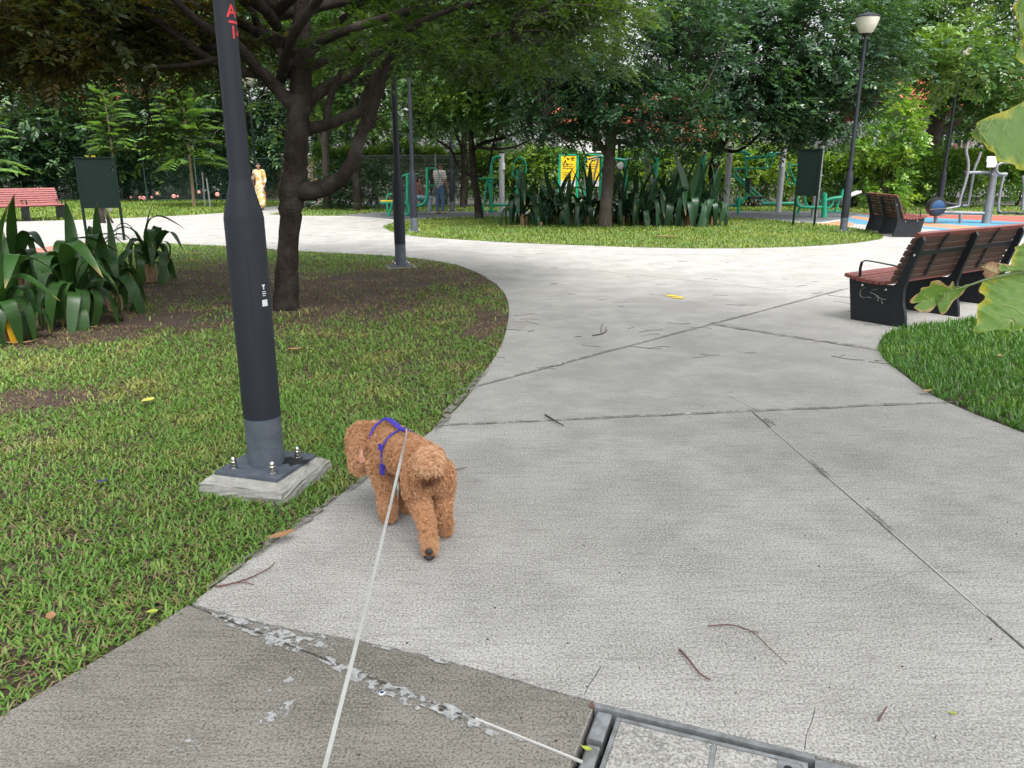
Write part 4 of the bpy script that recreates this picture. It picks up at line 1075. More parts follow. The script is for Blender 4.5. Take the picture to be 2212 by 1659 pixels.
def ear_leaf(outline, rib0, rib1, nv, mt, name='leaf_blade', cup=.05, seed=1, wave=.012, tears=()):
    """outline: world points round the blade; rib0 -> rib1 midrib. Filled with rings shrinking to the midrib"""
    r = random.Random(seed); rib0 = Vector(rib0); rib1 = Vector(rib1)
    P = [Vector(q) for q in spl([tuple(p) for p in outline] + [tuple(outline[0])], 5)][:-1]
    N = len(P); ax = rib1 - rib0
    vs = []; ed = []
    c0 = sum(P, Vector()) / N
    nrm = Vector((0, 0, 0))
    for i in range(N): nrm += (P[i] - c0).cross(P[(i + 1) % N] - c0)
    nrm.normalize()
    rings = 8
    for k in range(rings + 1):
        f = 1 - k / rings
        for i, p in enumerate(P):
            t = max(0.0, min(1.0, (p - rib0).dot(ax) / ax.length_squared)); foot = rib0 + ax * t
            q = foot.lerp(p, f)
            vein = math.cos(t * nv * math.pi * 2 + f * 2.2)
            q += nrm * (cup * (1 - f) * -1 + wave * f * vein * .8 + (wave * .8 * math.sin(i * .9 + seed) if k == 0 else 0))
            vs.append(q); ed.append(f)
    fs = []
    for k in range(rings):
        for i in range(N):
            j = (i + 1) % N
            fs.append((k * N + i, k * N + j, (k + 1) * N + j, (k + 1) * N + i))
    me = bpy.data.meshes.new(name); me.from_pydata(vs, [], fs); me.polygons.foreach_set('use_smooth', [True] * len(fs)); me.materials.append(mt)
    veins = []
    step = max(2, N // (2 * nv + 4))
    for i in range(0, N, step):
        p = P[i]; t = max(0.0, min(1.0, (p - rib0).dot(ax) / ax.length_squared))
        foot = rib0 + ax * max(0, t - .13)
        if (p - foot).length < .03: continue
        pts = []
        for j in range(6):
            f = .92 * j / 5; q = foot.lerp(p, f); tt = max(0.0, min(1.0, (q - rib0).dot(ax) / ax.length_squared))
            pts.append(q + nrm * (-cup * (1 - f)))
        v1 = MB(); v1.tube(pts, [.0026 - .0004 * j for j in range(6)], 5, False); veins.append(v1)
    VEINS[me.name] = veins
    a = me.attributes.new('edge', 'FLOAT', 'POINT'); a.data.foreach_set('value', [.55 * e ** 1.15 for e in ed]); me.update()
    return me
VEINS = {}
ROOT = Vector((3.55, 3.75, 0))
ear = thing('elephant_ear_plant', 'elephant ear plant with huge yellow edged torn leaves at the right edge', 'plant', ROOT)
MB().tube(spl([(3.55, 3.75, -.05), (3.6, 3.78, .25), (3.55, 3.8, .5)], 4), [.09, .088, .085, .08, .078, .075, .07, .06, .05], 12, True, .08, 3).build('stem', M['bark_grey'], ear)
def wl(px, Y): return [W(u, v, Y + dy) for u, v, dy in px]
o1 = wl([(2096, 287, 0), (2110, 266, .02), (2140, 250, .05), (2180, 236, .10), (2240, 205, .2), (2330, 190, .35), (2400, 240, .45), (2390, 310, .4), (2330, 360, .28), (2250, 372, .14), (2190, 360, .04), (2160, 345, 0), (2145, 326, -.02), (2115, 312, -.01)], 2.9)
l1 = link('leaf_blade', ear_leaf(o1, W(2097, 287, 2.9), W(2380, 295, 3.28), 6, M['ear'], cup=.03, seed=3, wave=.010), ear)
MB().tube(spl([tuple(W(2375, 300, 3.26)), (2.75, 3.5, 1.45), (3.3, 3.7, 1.0), (3.55, 3.78, .45)], 5), [.012 + .001 * i for i in range(16)], 8).build('petiole', M['petiole'], ear)
mr = MB(); mr.tube([W(2098, 287.3, 2.9).lerp(W(2380, 295, 3.28), t) + Vector((0, -.004, -.024 * (1 - abs(2 * t - 1)) - .004)) for t in [i / 10 for i in range(11)]], [.0025 + .0006 * i for i in range(11)], 6); mr.build('midrib', M['petiole'], l1)
# lower torn leaf: hanging main lobe, ragged side lobe, upper lobe
J = W(2235, 583, 3.05)
oA = wl([(2225, 580, 0), (2185, 592, -.01), (2150, 600, -.02), (2122, 604, -.03), (2118, 625, -.04), (2124, 648, -.06), (2108, 665, -.07), (2114, 690, -.08), (2104, 714, -.09), (2130, 717, -.10), (2160, 711, -.11), (2190, 716, -.12), (2215, 708, -.12), (2260, 712, -.10), (2300, 670, -.05), (2290, 610, 0)], 3.05)
l2 = link('leaf_blade', ear_leaf(oA, W(2228, 585, 3.05), W(2190, 705, 2.94), 5, M['ear'], cup=.02, seed=5, wave=.008), ear)
oB = wl([(2105, 612, -.03), (2085, 616, -.03), (2066, 621, -.02), (2058, 607, -.02), (2050, 620, -.02), (2030, 606, -.02), (2014, 607, -.01), (2008, 618, 0), (1990, 622, 0), (1985, 633, .01), (1968, 646, .02), (1968, 655, .02), (1985, 655, .02), (1974, 664, .02), (1985, 672, .01), (2000, 675, 0), (2020, 664, 0), (2040, 640, -.01), (2028, 660, -.01), (2036, 681, -.02), (2050, 664, -.02), (2072, 640, -.03), (2090, 622, -.03)], 3.05)
l3 = link('leaf_blade', ear_leaf(oB, W(2100, 615, 3.02), W(1985, 655, 3.07), 3, M['ear_burnt'], cup=.008, seed=7, wave=.006), ear)
oC = wl([(2226, 578, 0), (2195, 575, .01), (2172, 580, .02), (2140, 605, -.01), (2128, 596, -.02), (2126, 575, -.02), (2136, 568, -.02), (2160, 568, 0), (2178, 572, 0)], 3.03)
l4 = link('leaf_blade', ear_leaf(oC, W(2222, 578, 3.03), W(2130, 585, 3.01), 3, M['ear_burnt'], cup=.015, seed=9, wave=.010), ear)
oD = wl([(2178, 592, .02), (2186, 560, .03), (2194, 535, .04), (2206, 528, .05), (2240, 500, .08), (2300, 510, .1), (2300, 560, .05), (2240, 583, .02)], 3.07)
link('leaf_blade', ear_leaf(oD, W(2230, 580, 3.08), W(2235, 510, 3.15), 3, M['ear'], cup=.02, seed=11, wave=.008), ear)
pb = MB(); pb.tube(spl([tuple(W(2236, 583, 3.05)), tuple(W(2180, 592, 3.03)), tuple(W(2130, 604, 3.01)), tuple(W(2085, 619, 3.0)), tuple(W(2040, 632, 3.02))], 4), [.009 - .0005 * i for i in range(17)], 6); pb.build('midrib', M['petiole'], ear)
crm = [(2126, 573, -.03), (2136, 566, -.04), (2150, 566, -.03), (2158, 575, -.03), (2156, 590, -.05), (2140, 602, -.05), (2128, 596, -.04), (2120, 580, -.04), (2112, 578, -.03)]
link('withered_flap', ear_leaf(wl(crm, 3.0), W(2118, 577, 2.96), W(2150, 592, 2.95), 4, M['dry'], cup=.01, seed=12, wave=.012), ear)
MB().tube(spl([tuple(J), (2.6, 3.3, .95), (3.2, 3.6, .75), (3.52, 3.78, .42)], 5), [.011 + .0012 * i for i in range(16)], 8).build('petiole', M['petiole'], ear)
oE = wl([(2212, -20, 0), (2198, 15, 0), (2202, 50, .02), (2208, 90, .03), (2206, 130, .04), (2216, 155, .05), (2260, 150, .1), (2330, 60, .15), (2300, -40, .1)], 2.7)
link('leaf_blade', ear_leaf(oE, W(2205, 20, 2.7), W(2300, 60, 2.82), 4, M['ear'], cup=.02, seed=13), ear)
for ch in list(ear.children):
    if ch.type == 'MESH' and ch.data.name in VEINS and VEINS[ch.data.name]:
        for v1 in VEINS[ch.data.name]: v1.build('vein', M['vein'], ch)
MB().tube(spl([tuple(W(2298, 60, 2.82)), (2.6, 3.2, 1.9), (3.3, 3.6, 1.2), (3.56, 3.79, .46)], 5), [.010 + .001 * i for i in range(16)], 8).build('petiole', M['petiole'], ear)

# ================================================================== HOUSES, FENCES
M['wallw'] = mat('house_wall_white', (.72, .72, .70), .8, scale=2)
M['walltan'] = mat('wall_tan', (.36, .27, .2), .85, scale=3)
M['rooft'] = mat('roof_tile', (.46, .12, .06), .8, scale=8, c2=(.36, .085, .045))
M['glass'] = mat('window_glass', (.03, .045, .05), .1, scale=2)
M['timber'] = mat('dark_timber', (.05, .045, .042), .7)
def house(label, x0, x1, y0, y1, h, ridge, wins, name='house', roofm='rooft', ov=.5):
    t = thing(name, label, 'house', ((x0 + x1) / 2, (y0 + y1) / 2, 0))
    MB().box(((x0 + x1) / 2, (y0 + y1) / 2, h / 2 - .05), (x1 - x0, y1 - y0, h + .1)).build('wall', M['wallw'], t, False)
    ym = (y0 + y1) / 2; a, b_ = x0 - ov, x1 + ov
    rf = MB()
    e = .12
    sl = (ridge - h) / (ym - (y0 - ov))
    z0 = h - .02
    rf.prism([(a, y0 - ov, z0), (a, ym, ridge), (a, y1 + ov, z0), (a, y1 + ov, z0 + e), (a, ym, ridge + e), (a, y0 - ov, z0 + e)], (0, 0, 0), (b_ - a, 0, 0))
    ro = rf.build('roof', M[roofm], t, False)
    tl = MB(); nrow = 12; dirv = Vector((0, ym - (y0 - ov), ridge - z0)); 
    for k in range(nrow):
        c = Vector(((a + b_) / 2, y0 - ov, z0 + e)) + dirv * ((k + .5) / nrow) + Vector((0, 0, .02))
        ang = math.atan2(dirv.z, dirv.y)
        tl.box(c, (b_ - a, dirv.length / nrow * .99, .03), Matrix.Rotation(ang + .05, 3, 'X'))
    n = int((b_ - a) / .25)
    for k in range(n):
        x = a + (k + .5) * (b_ - a) / n
        p0 = Vector((x, y0 - ov, z0 + e + .045)); tl.tube([p0, p0 + dirv], .05, 5, False)
    tile = tl.build('roof_tiles', M[roofm], ro, False); tile['kind'] = 'stuff'
    for (wx0, wx1, wz0, wz1, nm) in wins:
        w = MB(); yf = y0 - .03; s = .09
        for bx in ((wx0, wx0 + s, wz0, wz1), (wx1 - s, wx1, wz0, wz1), (wx0 + s, wx1 - s, wz0, wz0 + s), (wx0 + s, wx1 - s, wz1 - s, wz1)):
            w.box(((bx[0] + bx[1]) / 2, yf, (bx[2] + bx[3]) / 2), (bx[1] - bx[0], .12, bx[3] - bx[2]))
        for q in range(1, nm):
            x = wx0 + (wx1 - wx0) * q / nm; w.box((x, yf, (wz0 + wz1) / 2), (s, .10, wz1 - wz0 - 2 * s - .01))
        wo = w.build('window', M['wallw'], t, False)
        MB().box(((wx0 + wx1) / 2, y0 - .012, (wz0 + wz1) / 2), (wx1 - wx0 - .05, .02, wz1 - wz0 - .05)).build('pane', M['glass'], wo, False)
    return t
p = W(2060, 310, 44)
house('white house with red tiled roof behind the leaning trunk', p.x - 2.9, p.x + 7, 44, 52, 4.3, 6.6, [(p.x - 1.1, p.x + .9, 2.0, 4.0, 4), (p.x + 2.4, p.x + 4, 2.0, 4.0, 3)])
p = W(1480, 270, 47)
house('house with orange red roof glimpsed between the middle trees', p.x - 1.6, p.x + 2.6, 47, 54, 3.0, 5.8, [(p.x - 1.2, p.x + .2, 1.2, 2.6, 3), (p.x + 1, p.x + 2.3, 1.2, 2.6, 3)])
p = W(1310, 300, 52)
house('white building seen left of the centre tree trunk', p.x - 3.0, p.x + 3.4, 52, 58, 4.2, 5.6, [(p.x - .6, p.x + .6, 1.6, 2.9, 2)])
p = W(240, 310, 50)
house('pale house with dark windows behind the yellow green sapling', p.x - 4, p.x + 5, 50, 57, 5.4, 7.4, [(p.x - 1.2, p.x + .2, 2.4, 4.2, 3), (p.x + 1.4, p.x + 2.6, 2.4, 4.2, 2)])
# tan garden wall near the path end
p0, p1 = W(575, 440, 37.5), W(660, 440, 36.5)
gw = MB(); d = (p1 - p0); d.z = 0; c = (p0 + p1) / 2
gw.box((c.x, c.y, 1.0), (d.length + 2, .15, 2.1), Matrix.Rotation(math.atan2(d.y, d.x), 3, 'Z')); gwo = thing('garden_wall', 'plain tan garden wall behind the walking woman', 'wall', (c.x, c.y, 0))
gw.build('wall_panel', M['walltan'], gwo, False)
MB().box((c.x, c.y, 2.09), (d.length + 2.1, .22, .08), Matrix.Rotation(math.atan2(d.y, d.x), 3, 'Z')).build('coping', M['wallw'], gwo, False)
M['fence_g'] = mat('fence_green', (.012, .055, .04), .5); M['fence_s'] = mat('fence_steel', (.34, .38, .38), .5, .3)
def wire_fence(label, a, b, h, pitch, r, m, diag, posts):
    a = Vector(a); b = Vector(b); t = thing('wire_fence', label, 'fence', a); d = b - a; n = posts
    for i in range(n + 1):
        p = a + d * i / n; MB().lathe([(.035, -.08), (.035, h + .06), (.02, h + .08)], 8, p).build('post', m, t)
    w = MB(); L_ = d.length; dn = d.normalized()
    if diag:
        k = -h
        while k < L_:
            for s in (1, -1):
                x0, x1 = k, k + h; z0, z1 = (0.03, h) if s == 1 else (h, .03)
                lo, hi = max(0, x0), min(L_, x1)
                if hi > lo:
                    f0 = (lo - x0) / h; f1 = (hi - x0) / h
                    w.tube([a + dn * lo + Vector((0, 0, z0 + (z1 - z0) * f0)), a + dn * hi + Vector((0, 0, z0 + (z1 - z0) * f1))], r, 3, False)
            k += pitch
    else:
        k = 0
        while k < L_:
            w.tube([a + dn * k + Vector((0, 0, .03)), a + dn * k + Vector((0, 0, h))], r, 3, False); k += pitch
        z = .05
        while z < h:
            w.tube([a + Vector((0, 0, z)), b + Vector((0, 0, z))], r * 1.3, 3, False); z += pitch * 3
    o = w.build('wire_mesh', m, t, False); o['kind'] = 'stuff'
    for z in (.06, h):
        MB().tube([a + Vector((0, 0, z)), b + Vector((0, 0, z))], .02, 6).build('rail', m, t)
    return t
wire_fence('dark green chain link fence along the far lawn', (-24, 36.7, 0), (-9.8, 36.6, 0), 1.9, .16, .006, M['fence_g'], True, 6)
wire_fence('grey welded wire fence behind the two people at the machines', (-6.2, 31.6, 0), (.2, 31.2, 0), 1.95, .075, .005, M['fence_s'], False, 4)

# ================================================================== LAMP POSTS
M['globe'] = mat('lamp_bowl', (.62, .60, .50), .25, scale=4)
def pole_profile(htop): return [(.089, .02), (.089, .26), (.092, .262), (.092, 1.27), (.086, 1.30), (.052, 1.44), (.049, 1.46), (.036, htop)]
def lamp_post(label, base, htop=4.6, rz=0.0, group='dark grey park lamp posts', footing=False, band=True):
    t = thing('lamp_post', label, 'lamp post', base, group=group); B = Vector(base)
    n = 28
    MB().lathe([(.088, .34), (.088, 1.28), (.084, 1.305), (.050, 1.435), (.0475, 1.455), (.036, htop)], n, B).build('shaft', M['pole'], t, True, 30)
    MB().lathe([(.086, .0), (.0862, .34)], n, B).build('base_sleeve', M['pole_base'], t, True, 30)
    RZ = Matrix.Rotation(rz, 3, 'Z')
    if footing:
        h0, h1 = -.05, .078
        lo = [RZ @ Vector((sx * .228, sy * .228, h0)) + B for sx, sy in ((-1, -1), (1, -1), (1, 1), (-1, 1))]
        mi = [RZ @ Vector((sx * .224, sy * .224, h1 - .03)) + B for sx, sy in ((-1, -1), (1, -1), (1, 1), (-1, 1))]
        hi = [RZ @ Vector((sx * .180, sy * .180, h1)) + B for sx, sy in ((-1, -1), (1, -1), (1, 1), (-1, 1))]
        f = MB(); f.add(lo + mi + hi, [(3, 2, 1, 0), (8, 9, 10, 11)] + [(i, (i + 1) % 4, 4 + (i + 1) % 4, 4 + i) for i in range(4)] + [(4 + i, 4 + (i + 1) % 4, 8 + (i + 1) % 4, 8 + i) for i in range(4)])
        me = f.mesh('footing', M['footing'], False)
        bm = bmesh.new(); bm.from_mesh(me); bmesh.ops.subdivide_edges(bm, edges=bm.edges[:], cuts=7, use_grid_fill=True)
        rr = random.Random(4)
        for v_ in bm.verts:
            if v_.co.z < h1 - .002: v_.co += Vector((rr.uniform(-.004, .004), rr.uniform(-.004, .004), rr.uniform(-.003, .003)))
        bm.to_mesh(me); bm.free(); link('footing', me, t)
    else:
        h1 = -.004
        f = MB().box(B + Vector((0, 0, -.03)), (.46, .46, .05), RZ); f.build('footing', M['footing'], t, False)
    pz = h1 + .009
    pl_ = MB().box(B + Vector((0, 0, pz)), (.345, .345, .016), RZ, .0); plo = pl_.build('base_plate', M['pole_base'], t, False)
    for sx, sy in ((-1, -1), (1, -1), (1, 1), (-1, 1)):
        c = RZ @ Vector((sx * .108, sy * .108, 0)) + B + Vector((0, 0, pz + .008))
        MB().lathe([(.020, 0), (.020, .003), (.0145, .004), (.0145, .018), (.016, .020), (.016, .034), (.013, .037), (.013, .048), (.0095, .055), (.004, .059)], 10, c).build('dome_nut', M['steel'], t, True, 35)
    # lantern
    z = htop
    MB().lathe([(.036, z), (.055, z + .02), (.10, z + .05), (.115, z + .07)], 20, B).build('lantern_collar', M['pole'], t)
    MB().lathe([(.11, z + .071), (.15, z + .10), (.225, z + .25), (.262, z + .38), (.265, z + .40)], 24, B).build('lamp_bowl', M['globe'], t)
    MB().lathe([(.275, z + .401), (.278, z + .42), (.16, z + .475), (.05, z + .50), (.02, z + .53), (.01, z + .535)], 24, B).build('lantern_cap', M['pole'], t)
    return t
b1 = Vector((-1.215, 3.56, 0))
lp = lamp_post('near charcoal lamp post on a square concrete footing in the lawn', b1, 4.6, R(-17), footing=True)
lamp_post('charcoal lamp post at the far edge of the worn lawn', G(866, 574), 4.6, .3)
lamp_post('lamp post at the left tip of the oval grass island', G(895, 501), 4.6, .2)
lamp_post('lamp post with its glass lantern in view, by the far benches', G(1821, 501), 4.35, .1)
lamp_post('lamp post behind the walking machine at the hedge', (13.75, 25.4, 0), 4.6, 0)
lamp_post('far lamp post between the standing man and small tree', G(977, 456), 4.6, 0)
lamp_post('thin far lamp post behind the walking woman', (-10.75, 33.5, 0), 4.6, 0)
def wrap(bx, by, rad, ang0, zc, B):
    return Vector((B.x + rad * math.cos(ang0 + bx / rad), B.y + rad * math.sin(ang0 + bx / rad), zc + by))
camang = math.atan2(-b1.y, -b1.x)      # direction from the pole to the camera
def arc_panel(name, w0, w1, z0, z1, rad, ang, m, par, n=10, rc=0.0):
    vs, fs = [], []
    cols = [w0 + (w1 - w0) * i / n for i in range(n + 1)]
    for i, x in enumerate(cols):
        e = 0
        if rc:
            dl = min(x - w0, w1 - x)
            if dl < rc: e = rc - math.sqrt(max(0, rc * rc - (rc - dl) ** 2))
        for z in (z0 + e, z1 - e): vs.append(wrap(x, z, rad, ang, 0, b1))
    for i in range(n): fs.append((2 * i, 2 * i + 2, 2 * i + 3, 2 * i + 1))
    return MB().add(vs, fs).build(name, m, par, True)
rd = .0878
dang = camang + .66
arc_panel('door_seam', -.062, .062, .675, 1.165, rd + .0008, dang, M['seam'], lp, 24, .018)
dr = arc_panel('access_door', -.0575, .0575, .6795, 1.1605, rd + .0024, dang, M['door'], lp, 24, .016)
arc_panel('door_label', -.012, .018, .885, .915, rd + .0036, dang, M['white'], dr)
for i, (a, b_, z) in enumerate([(-.006, .010, .932), (-.008, .014, .941), (-.007, .012, .950)]): arc_panel('label_line', a, b_, z, z + .004, rd + .0036, dang, M['white'], dr, 4)
arc_panel('label_figure', -.001, .005, .962, .978, rd + .0036, dang, M['white'], dr, 4); arc_panel('label_figure', -.006, .010, .978, .985, rd + .0036, dang, M['white'], dr, 4)
arc_panel('keyhole', .028, .037, .700, .722, rd + .0036, dang, M['seam'], dr, 6, .004)
# painted pole number, wrapped round the upper shaft
def text_mesh(body, size):
    cu = bpy.data.curves.new('txt', 'FONT'); cu.body = body; cu.size = size; cu.align_x = 'CENTER'; cu.space_character = .95; cu.offset = .0012
    o = bpy.data.objects.new('txt', cu); COL.objects.link(o)
    dg = bpy.context.evaluated_depsgraph_get(); me = bpy.data.meshes.new_from_object(o.evaluated_get(dg))
    bpy.data.objects.remove(o); return me
def paint_text(body, size, z, ang, rad, name, par, m):
    me = text_mesh(body, size); bm = bmesh.new(); bm.from_mesh(me)
    bmesh.ops.triangulate(bm, faces=bm.faces[:])
    for _ in range(2): bmesh.ops.subdivide_edges(bm, edges=[e for e in bm.edges if abs(e.verts[0].co.x - e.verts[1].co.x) > .006], cuts=1); bmesh.ops.triangulate(bm, faces=bm.faces[:])
    for v_ in bm.verts: v_.co = wrap(v_.co.x, v_.co.y, rad, ang, z, b1)
    bm.to_mesh(me); bm.free(); me.materials.clear(); me.materials.append(m)
    link(name, me, par)
tz = W(508, 22, 3.51).z; tang = camang + 1.0
paint_text('A4', .070, tz - .022, tang, .0458, 'painted_number', lp, M['redpaint'])
arc_panel('painted_bar', -.034, .034, tz - .046, tz - .036, .0460, tang, M['redpaint'], lp, 14)
paint_text('14', .070, tz - .105, tang, .0460, 'painted_number', lp, M['redpaint'])
# tar scrap on the footing
c = Matrix.Rotation(R(-17), 3, 'Z') @ Vector((.115, .05, 0)) + b1
flat('tar_scrap', blob((c.x, c.y), .05, 5, 1.5, .6), .0975, M['seam'], lp)

# ================================================================== BENCHES
def bench(label, origin, rz, length=2.12, top='slat', back='slat_back', scratch=False, arms=(0, 1, 2)):
    """local: x along the bench, -y is the seat front, +y the back"""
    t = thing('park_bench', label, 'bench', origin, rz, group='slatted park benches with black iron supports')
    xs = [.03, length / 2, length - .03]
    prof = [(-.27, 0), (.30, 0), (.285, .10), (.245, .24), (.235, .36), (.27, .52), (.34, .74), (.365, .84), (.345, .875), (.315, .865), (.245, .66), (.19, .50), (.165, .425), (.13, .395), (0, .385), (-.18, .395), (-.335, .425), (-.33, .38)]
    for k, x in enumerate(xs):
        th = .045
        pr = MB().prism([(0, y, z) for y, z in prof], (x - th / 2, 0, 0), (x + th / 2, 0, 0)).build('support', M['bench_metal'], t, False, ws=False)
        for (y, z) in ((-.19, .36), (.06, .345), (.292, .70)):
            for sx in (-1, 1):
                if (k == 0 and sx == -1) or (k == 2 and sx == 1):
                    MB().lathe([(.014, 0), (.014, .003), (.008, .008)], 8, (x + sx * th / 2, y, z), Matrix.Rotation(sx * math.pi / 2, 3, 'Y')).build('bolt', M['steel'], pr, False, ws=False)
        if k in arms:
            MB().ribbon([(x, y, z) for y, z in [(-.235, .42), (-.245, .52), (-.235, .585), (-.20, .605), (-.1, .60), (.08, .585), (.17, .575)]], [.04] * 7, [(1, 0, 0)] * 7, .004).build('armrest', M['bench_metal'], t, True, ws=False)
    seat = [(-.345, .445, 18), (-.285, .432, 8), (-.22, .420, 5), (-.155, .412, 3), (-.09, .408, 0), (-.025, .407, 0), (.04, .411, -4), (.103, .421, -12)]
    for y, z, a in seat:
        MB().box((length / 2, y, z), (length + .06, .052, .034), Matrix.Rotation(R(-a), 3, 'X'), .004).build('seat_slat', M[top], t, False, ws=False)
    pts = [(.150, .465), (.170, .525), (.192, .588), (.213, .650), (.236, .712), (.262, .772), (.290, .832), (.322, .888)]
    for i, (y, z) in enumerate(pts):
        MB().box((length / 2, y - .012, z), (length + .06, .034, .052), Matrix.Rotation(R(-20 - i * .8), 3, 'X'), .004).build('back_slat', M[top if i == 7 else back], t, False, ws=False)
    MB().box((length / 2, .268, .705), (length - .1, .012, .05), Matrix.Rotation(R(-20), 3, 'X')).build('back_rail', M['bench_metal'], t, False, ws=False)
    for x in (length * .26, length * .76):
        MB().ribbon([(x, y + .022, z) for y, z in pts], [.038] * 8, [(1, 0, 0)] * 8, .004).build('back_strap', M['bench_metal'], t, False, ws=False)
    if scratch:
        # scratched graffiti strokes on the end panel
        X0 = xs[2] + .0245
        for st in ([(-.14, .34), (-.19, .32), (-.20, .27), (-.17, .24), (-.10, .25), (-.06, .245)], [(0.0, .34), (-.06, .325), (-.08, .30), (-.04, .29), (.0, .275), (.04, .255), (.10, .25), (.12, .265)], [(-.02, .24), (.0, .275), (.015, .265), (.02, .22)], [(.06, .235), (.075, .20)]):
            P = spl([(X0, y * .9 - .02, z + .0) for y, z in st], 4)
            MB().ribbon(P, [.0045] * len(P), [Vector((0, 1, 0)).cross((1, 0, 0)) if i < 0 else Vector((0, .7, .7)) for i in range(len(P))], .0006).build('scratch_mark', M['scratch'], t, False, ws=False)
    return t
a0, a1 = G(1957, 709), G(2073, 684)
dv = (a1 - a0).normalized(); ang = math.atan2(dv.y, dv.x)
def place_bench(label, foot, ang, lx, ly, **k):
    """foot: where the support corner at local (lx, ly) touches the ground"""
    off = Matrix.Rotation(ang, 3, 'Z') @ Vector((lx, ly, 0))
    return bench(label, (foot.x - off.x, foot.y - off.y, .002), ang, **k)
place_bench('near bench seen from behind with scratched end panel', a0, ang + math.pi, 2.12 - .03, .30, scratch=True)
place_bench('bench by the coloured rubber floor seen from behind', G(1927, 512), R(84), .03, .30, length=1.86)
place_bench('faded red bench at the far left facing the path', G(140, 474.5), R(50), 1.95 - .03, -.27, top='slat_pink', back='slat_pink', length=1.95)

# ================================================================== NOTICE BOARDS
def notice(label, bl, br, z0, z1, legs_dark=True):
    bl = Vector(bl); br = Vector(br); d = (br - bl); d.z = 0; c = (bl + br) / 2; w = d.length; an = math.atan2(d.y, d.x)
    t = thing('notice_board', label, 'notice board', (c.x, c.y, 0))
    RZ = Matrix.Rotation(an, 3, 'Z')
    def bx(name, x, z, sx, sy, sz, m, y=0.0, par=t):
        return MB().box(Vector((c.x, c.y, 0)) + RZ @ Vector((x, y, z)), (sx, sy, sz), RZ).build(name, m, par, False)
    bx('panel', 0, (z0 + z1) / 2, w - .05, .03, z1 - z0, M['darkgreen'])
    for s in (-1, 1): bx('leg', s * w / 2, z1 / 2 - .02, .05, .055, z1 + .04, M['darkgreen'])
    bx('top_rail', 0, z1 + .016, w + .07, .07, .03, M['darkgreen']); bx('bottom_rail', 0, z0 - .01, w - .052, .045, .04, M['darkgreen'])
    for s in (-1, 1): bx('side_frame', s * (w / 2 - .045), (z0 + z1) / 2, .035, .046, z1 - z0 - .01, M['darkgreen'])
nl = G(189, 521); nr = G(259, 512)
nr = Vector((nl.x + .66, nl.y + .25, 0))
notice('dark green notice board standing beside the near lilies', nl, nr, W(181, 447, nl.y).z, W(164, 342, nl.y).z)
nl2 = G(1713, 487); nr2 = G(1742, 489)
d2 = (nr2 - nl2).normalized() * .55
notice('narrow dark green notice board on the oval grass island', nl2, Vector((nl2.x + .46, nl2.y - .28, 0)), W(1722, 420, nl2.y).z, W(1733, 324, nl2.y).z)

# ================================================================== EXERCISE EQUIPMENT
def TP(par, name, px, Y, r, m='green', k=3, n=10, dy=None):
    """tube through picture points standing at depth Y (metres), optional depth offsets dy"""
    dy = dy or [0] * len(px)
    P = [W(u, v, Y + q) for (u, v), q in zip(px, dy)]
    if k > 1 and len(P) > 2: P = [Vector(q) for q in spl([tuple(p) for p in P], k)]
    return MB().tube(P, r, n).build(name, M[m], par)
def post(par, u, v, r, top_v, m='palesteel', cap=True, name='post'):
    b = G(u, v); z = W(u, top_v, b.y).z
    # u is read at the foot; the post is plumb
    MB().lathe([(r * 1.02, -.05), (r, .1), (r, z - .06)], 18, b).build(name, M[m], par)
    if cap: MB().lathe([(r * 1.08, z - .058), (r * 1.1, z - .02), (r * .7, z), (r * .2, z + .008)], 18, b).build('post_cap', M['black'], par)
    return b, z
def plate(par, u, v, Y, w, h, m='white', name='label_plate', th=.01):
    return MB().box(W(u, v, Y), (w, th, h)).build(name, M[m], par, False)
def pad(par, u, v, Y, sx, sy, sz, m='black', name='seat', rx=0.0):
    return MB().box(W(u, v, Y), (sx, sy, sz), Matrix.Rotation(rx, 3, 'Y'), min(sy, sz, sx) * .3).build(name, M[m], par, False)
Y = 25.6
e = thing('exercise_bench', 'green exercise bench with yellow seat left of the seated woman', 'exercise machine', G(839, 468))
sb = MB(); c = W(848, 434, Y); sb.box(c, (.72, .42, .035), None, .01); sb.build('seat', M['yellow'], e, False)
MB().box(c - Vector((0, 0, .045)), (.74, .44, .05)).build('seat_frame', M['green'], e, False)
for px in ([(836, 437), (839, 470)], [(848, 437), (839, 470)]): TP(e, 'leg', px, Y - .2, .03, k=1)
TP(e, 'leg', [(866, 437), (878, 440), (883, 449), (883, 460), (874, 465.5)], Y - .1, .035)
TP(e, 'armrest', [(836, 433), (835, 424), (840, 419.5), (850, 419), (862, 419)], Y + .1, .025)
TP(e, 'upright', [(880, 376), (880, 462)], Y + .25, .05, k=1)
TP(e, 'upright', [(886, 380), (886, 462)], Y + .3, .035, k=1)
TP(e, 'handlebar', [(867, 382), (884, 374.5), (903, 376)], Y + .25, .025)
Y = 26.3
e = thing('back_massager', 'green back massage frame with black roller before the standing man', 'exercise machine', G(905, 461))
TP(e, 'upright', [(923, 361), (923, 405), (922.5, 424), (918, 437), (908, 443.5), (894, 445)], Y - .2, .055, n=12)
TP(e, 'foot', [(886, 445), (886, 463)], Y - .2, .06, k=1)
TP(e, 'handle', [(925, 363), (939, 363.5), (946, 368), (948, 376), (948, 388), (945, 396), (938, 400), (926, 400)], Y - .2, .02)
ro = MB(); q0, q1 = W(932.5, 398, Y - .22), W(932.5, 366, Y - .22)
for i in range(11):
    z = q0.z + (q1.z - q0.z) * (i + .5) / 11; ro.lathe([(.045, -.02), (.062, -.012), (.062, .012), (.045, .02)], 12, (q0.x, q0.y, z))
ro.build('roller', M['black'], e)
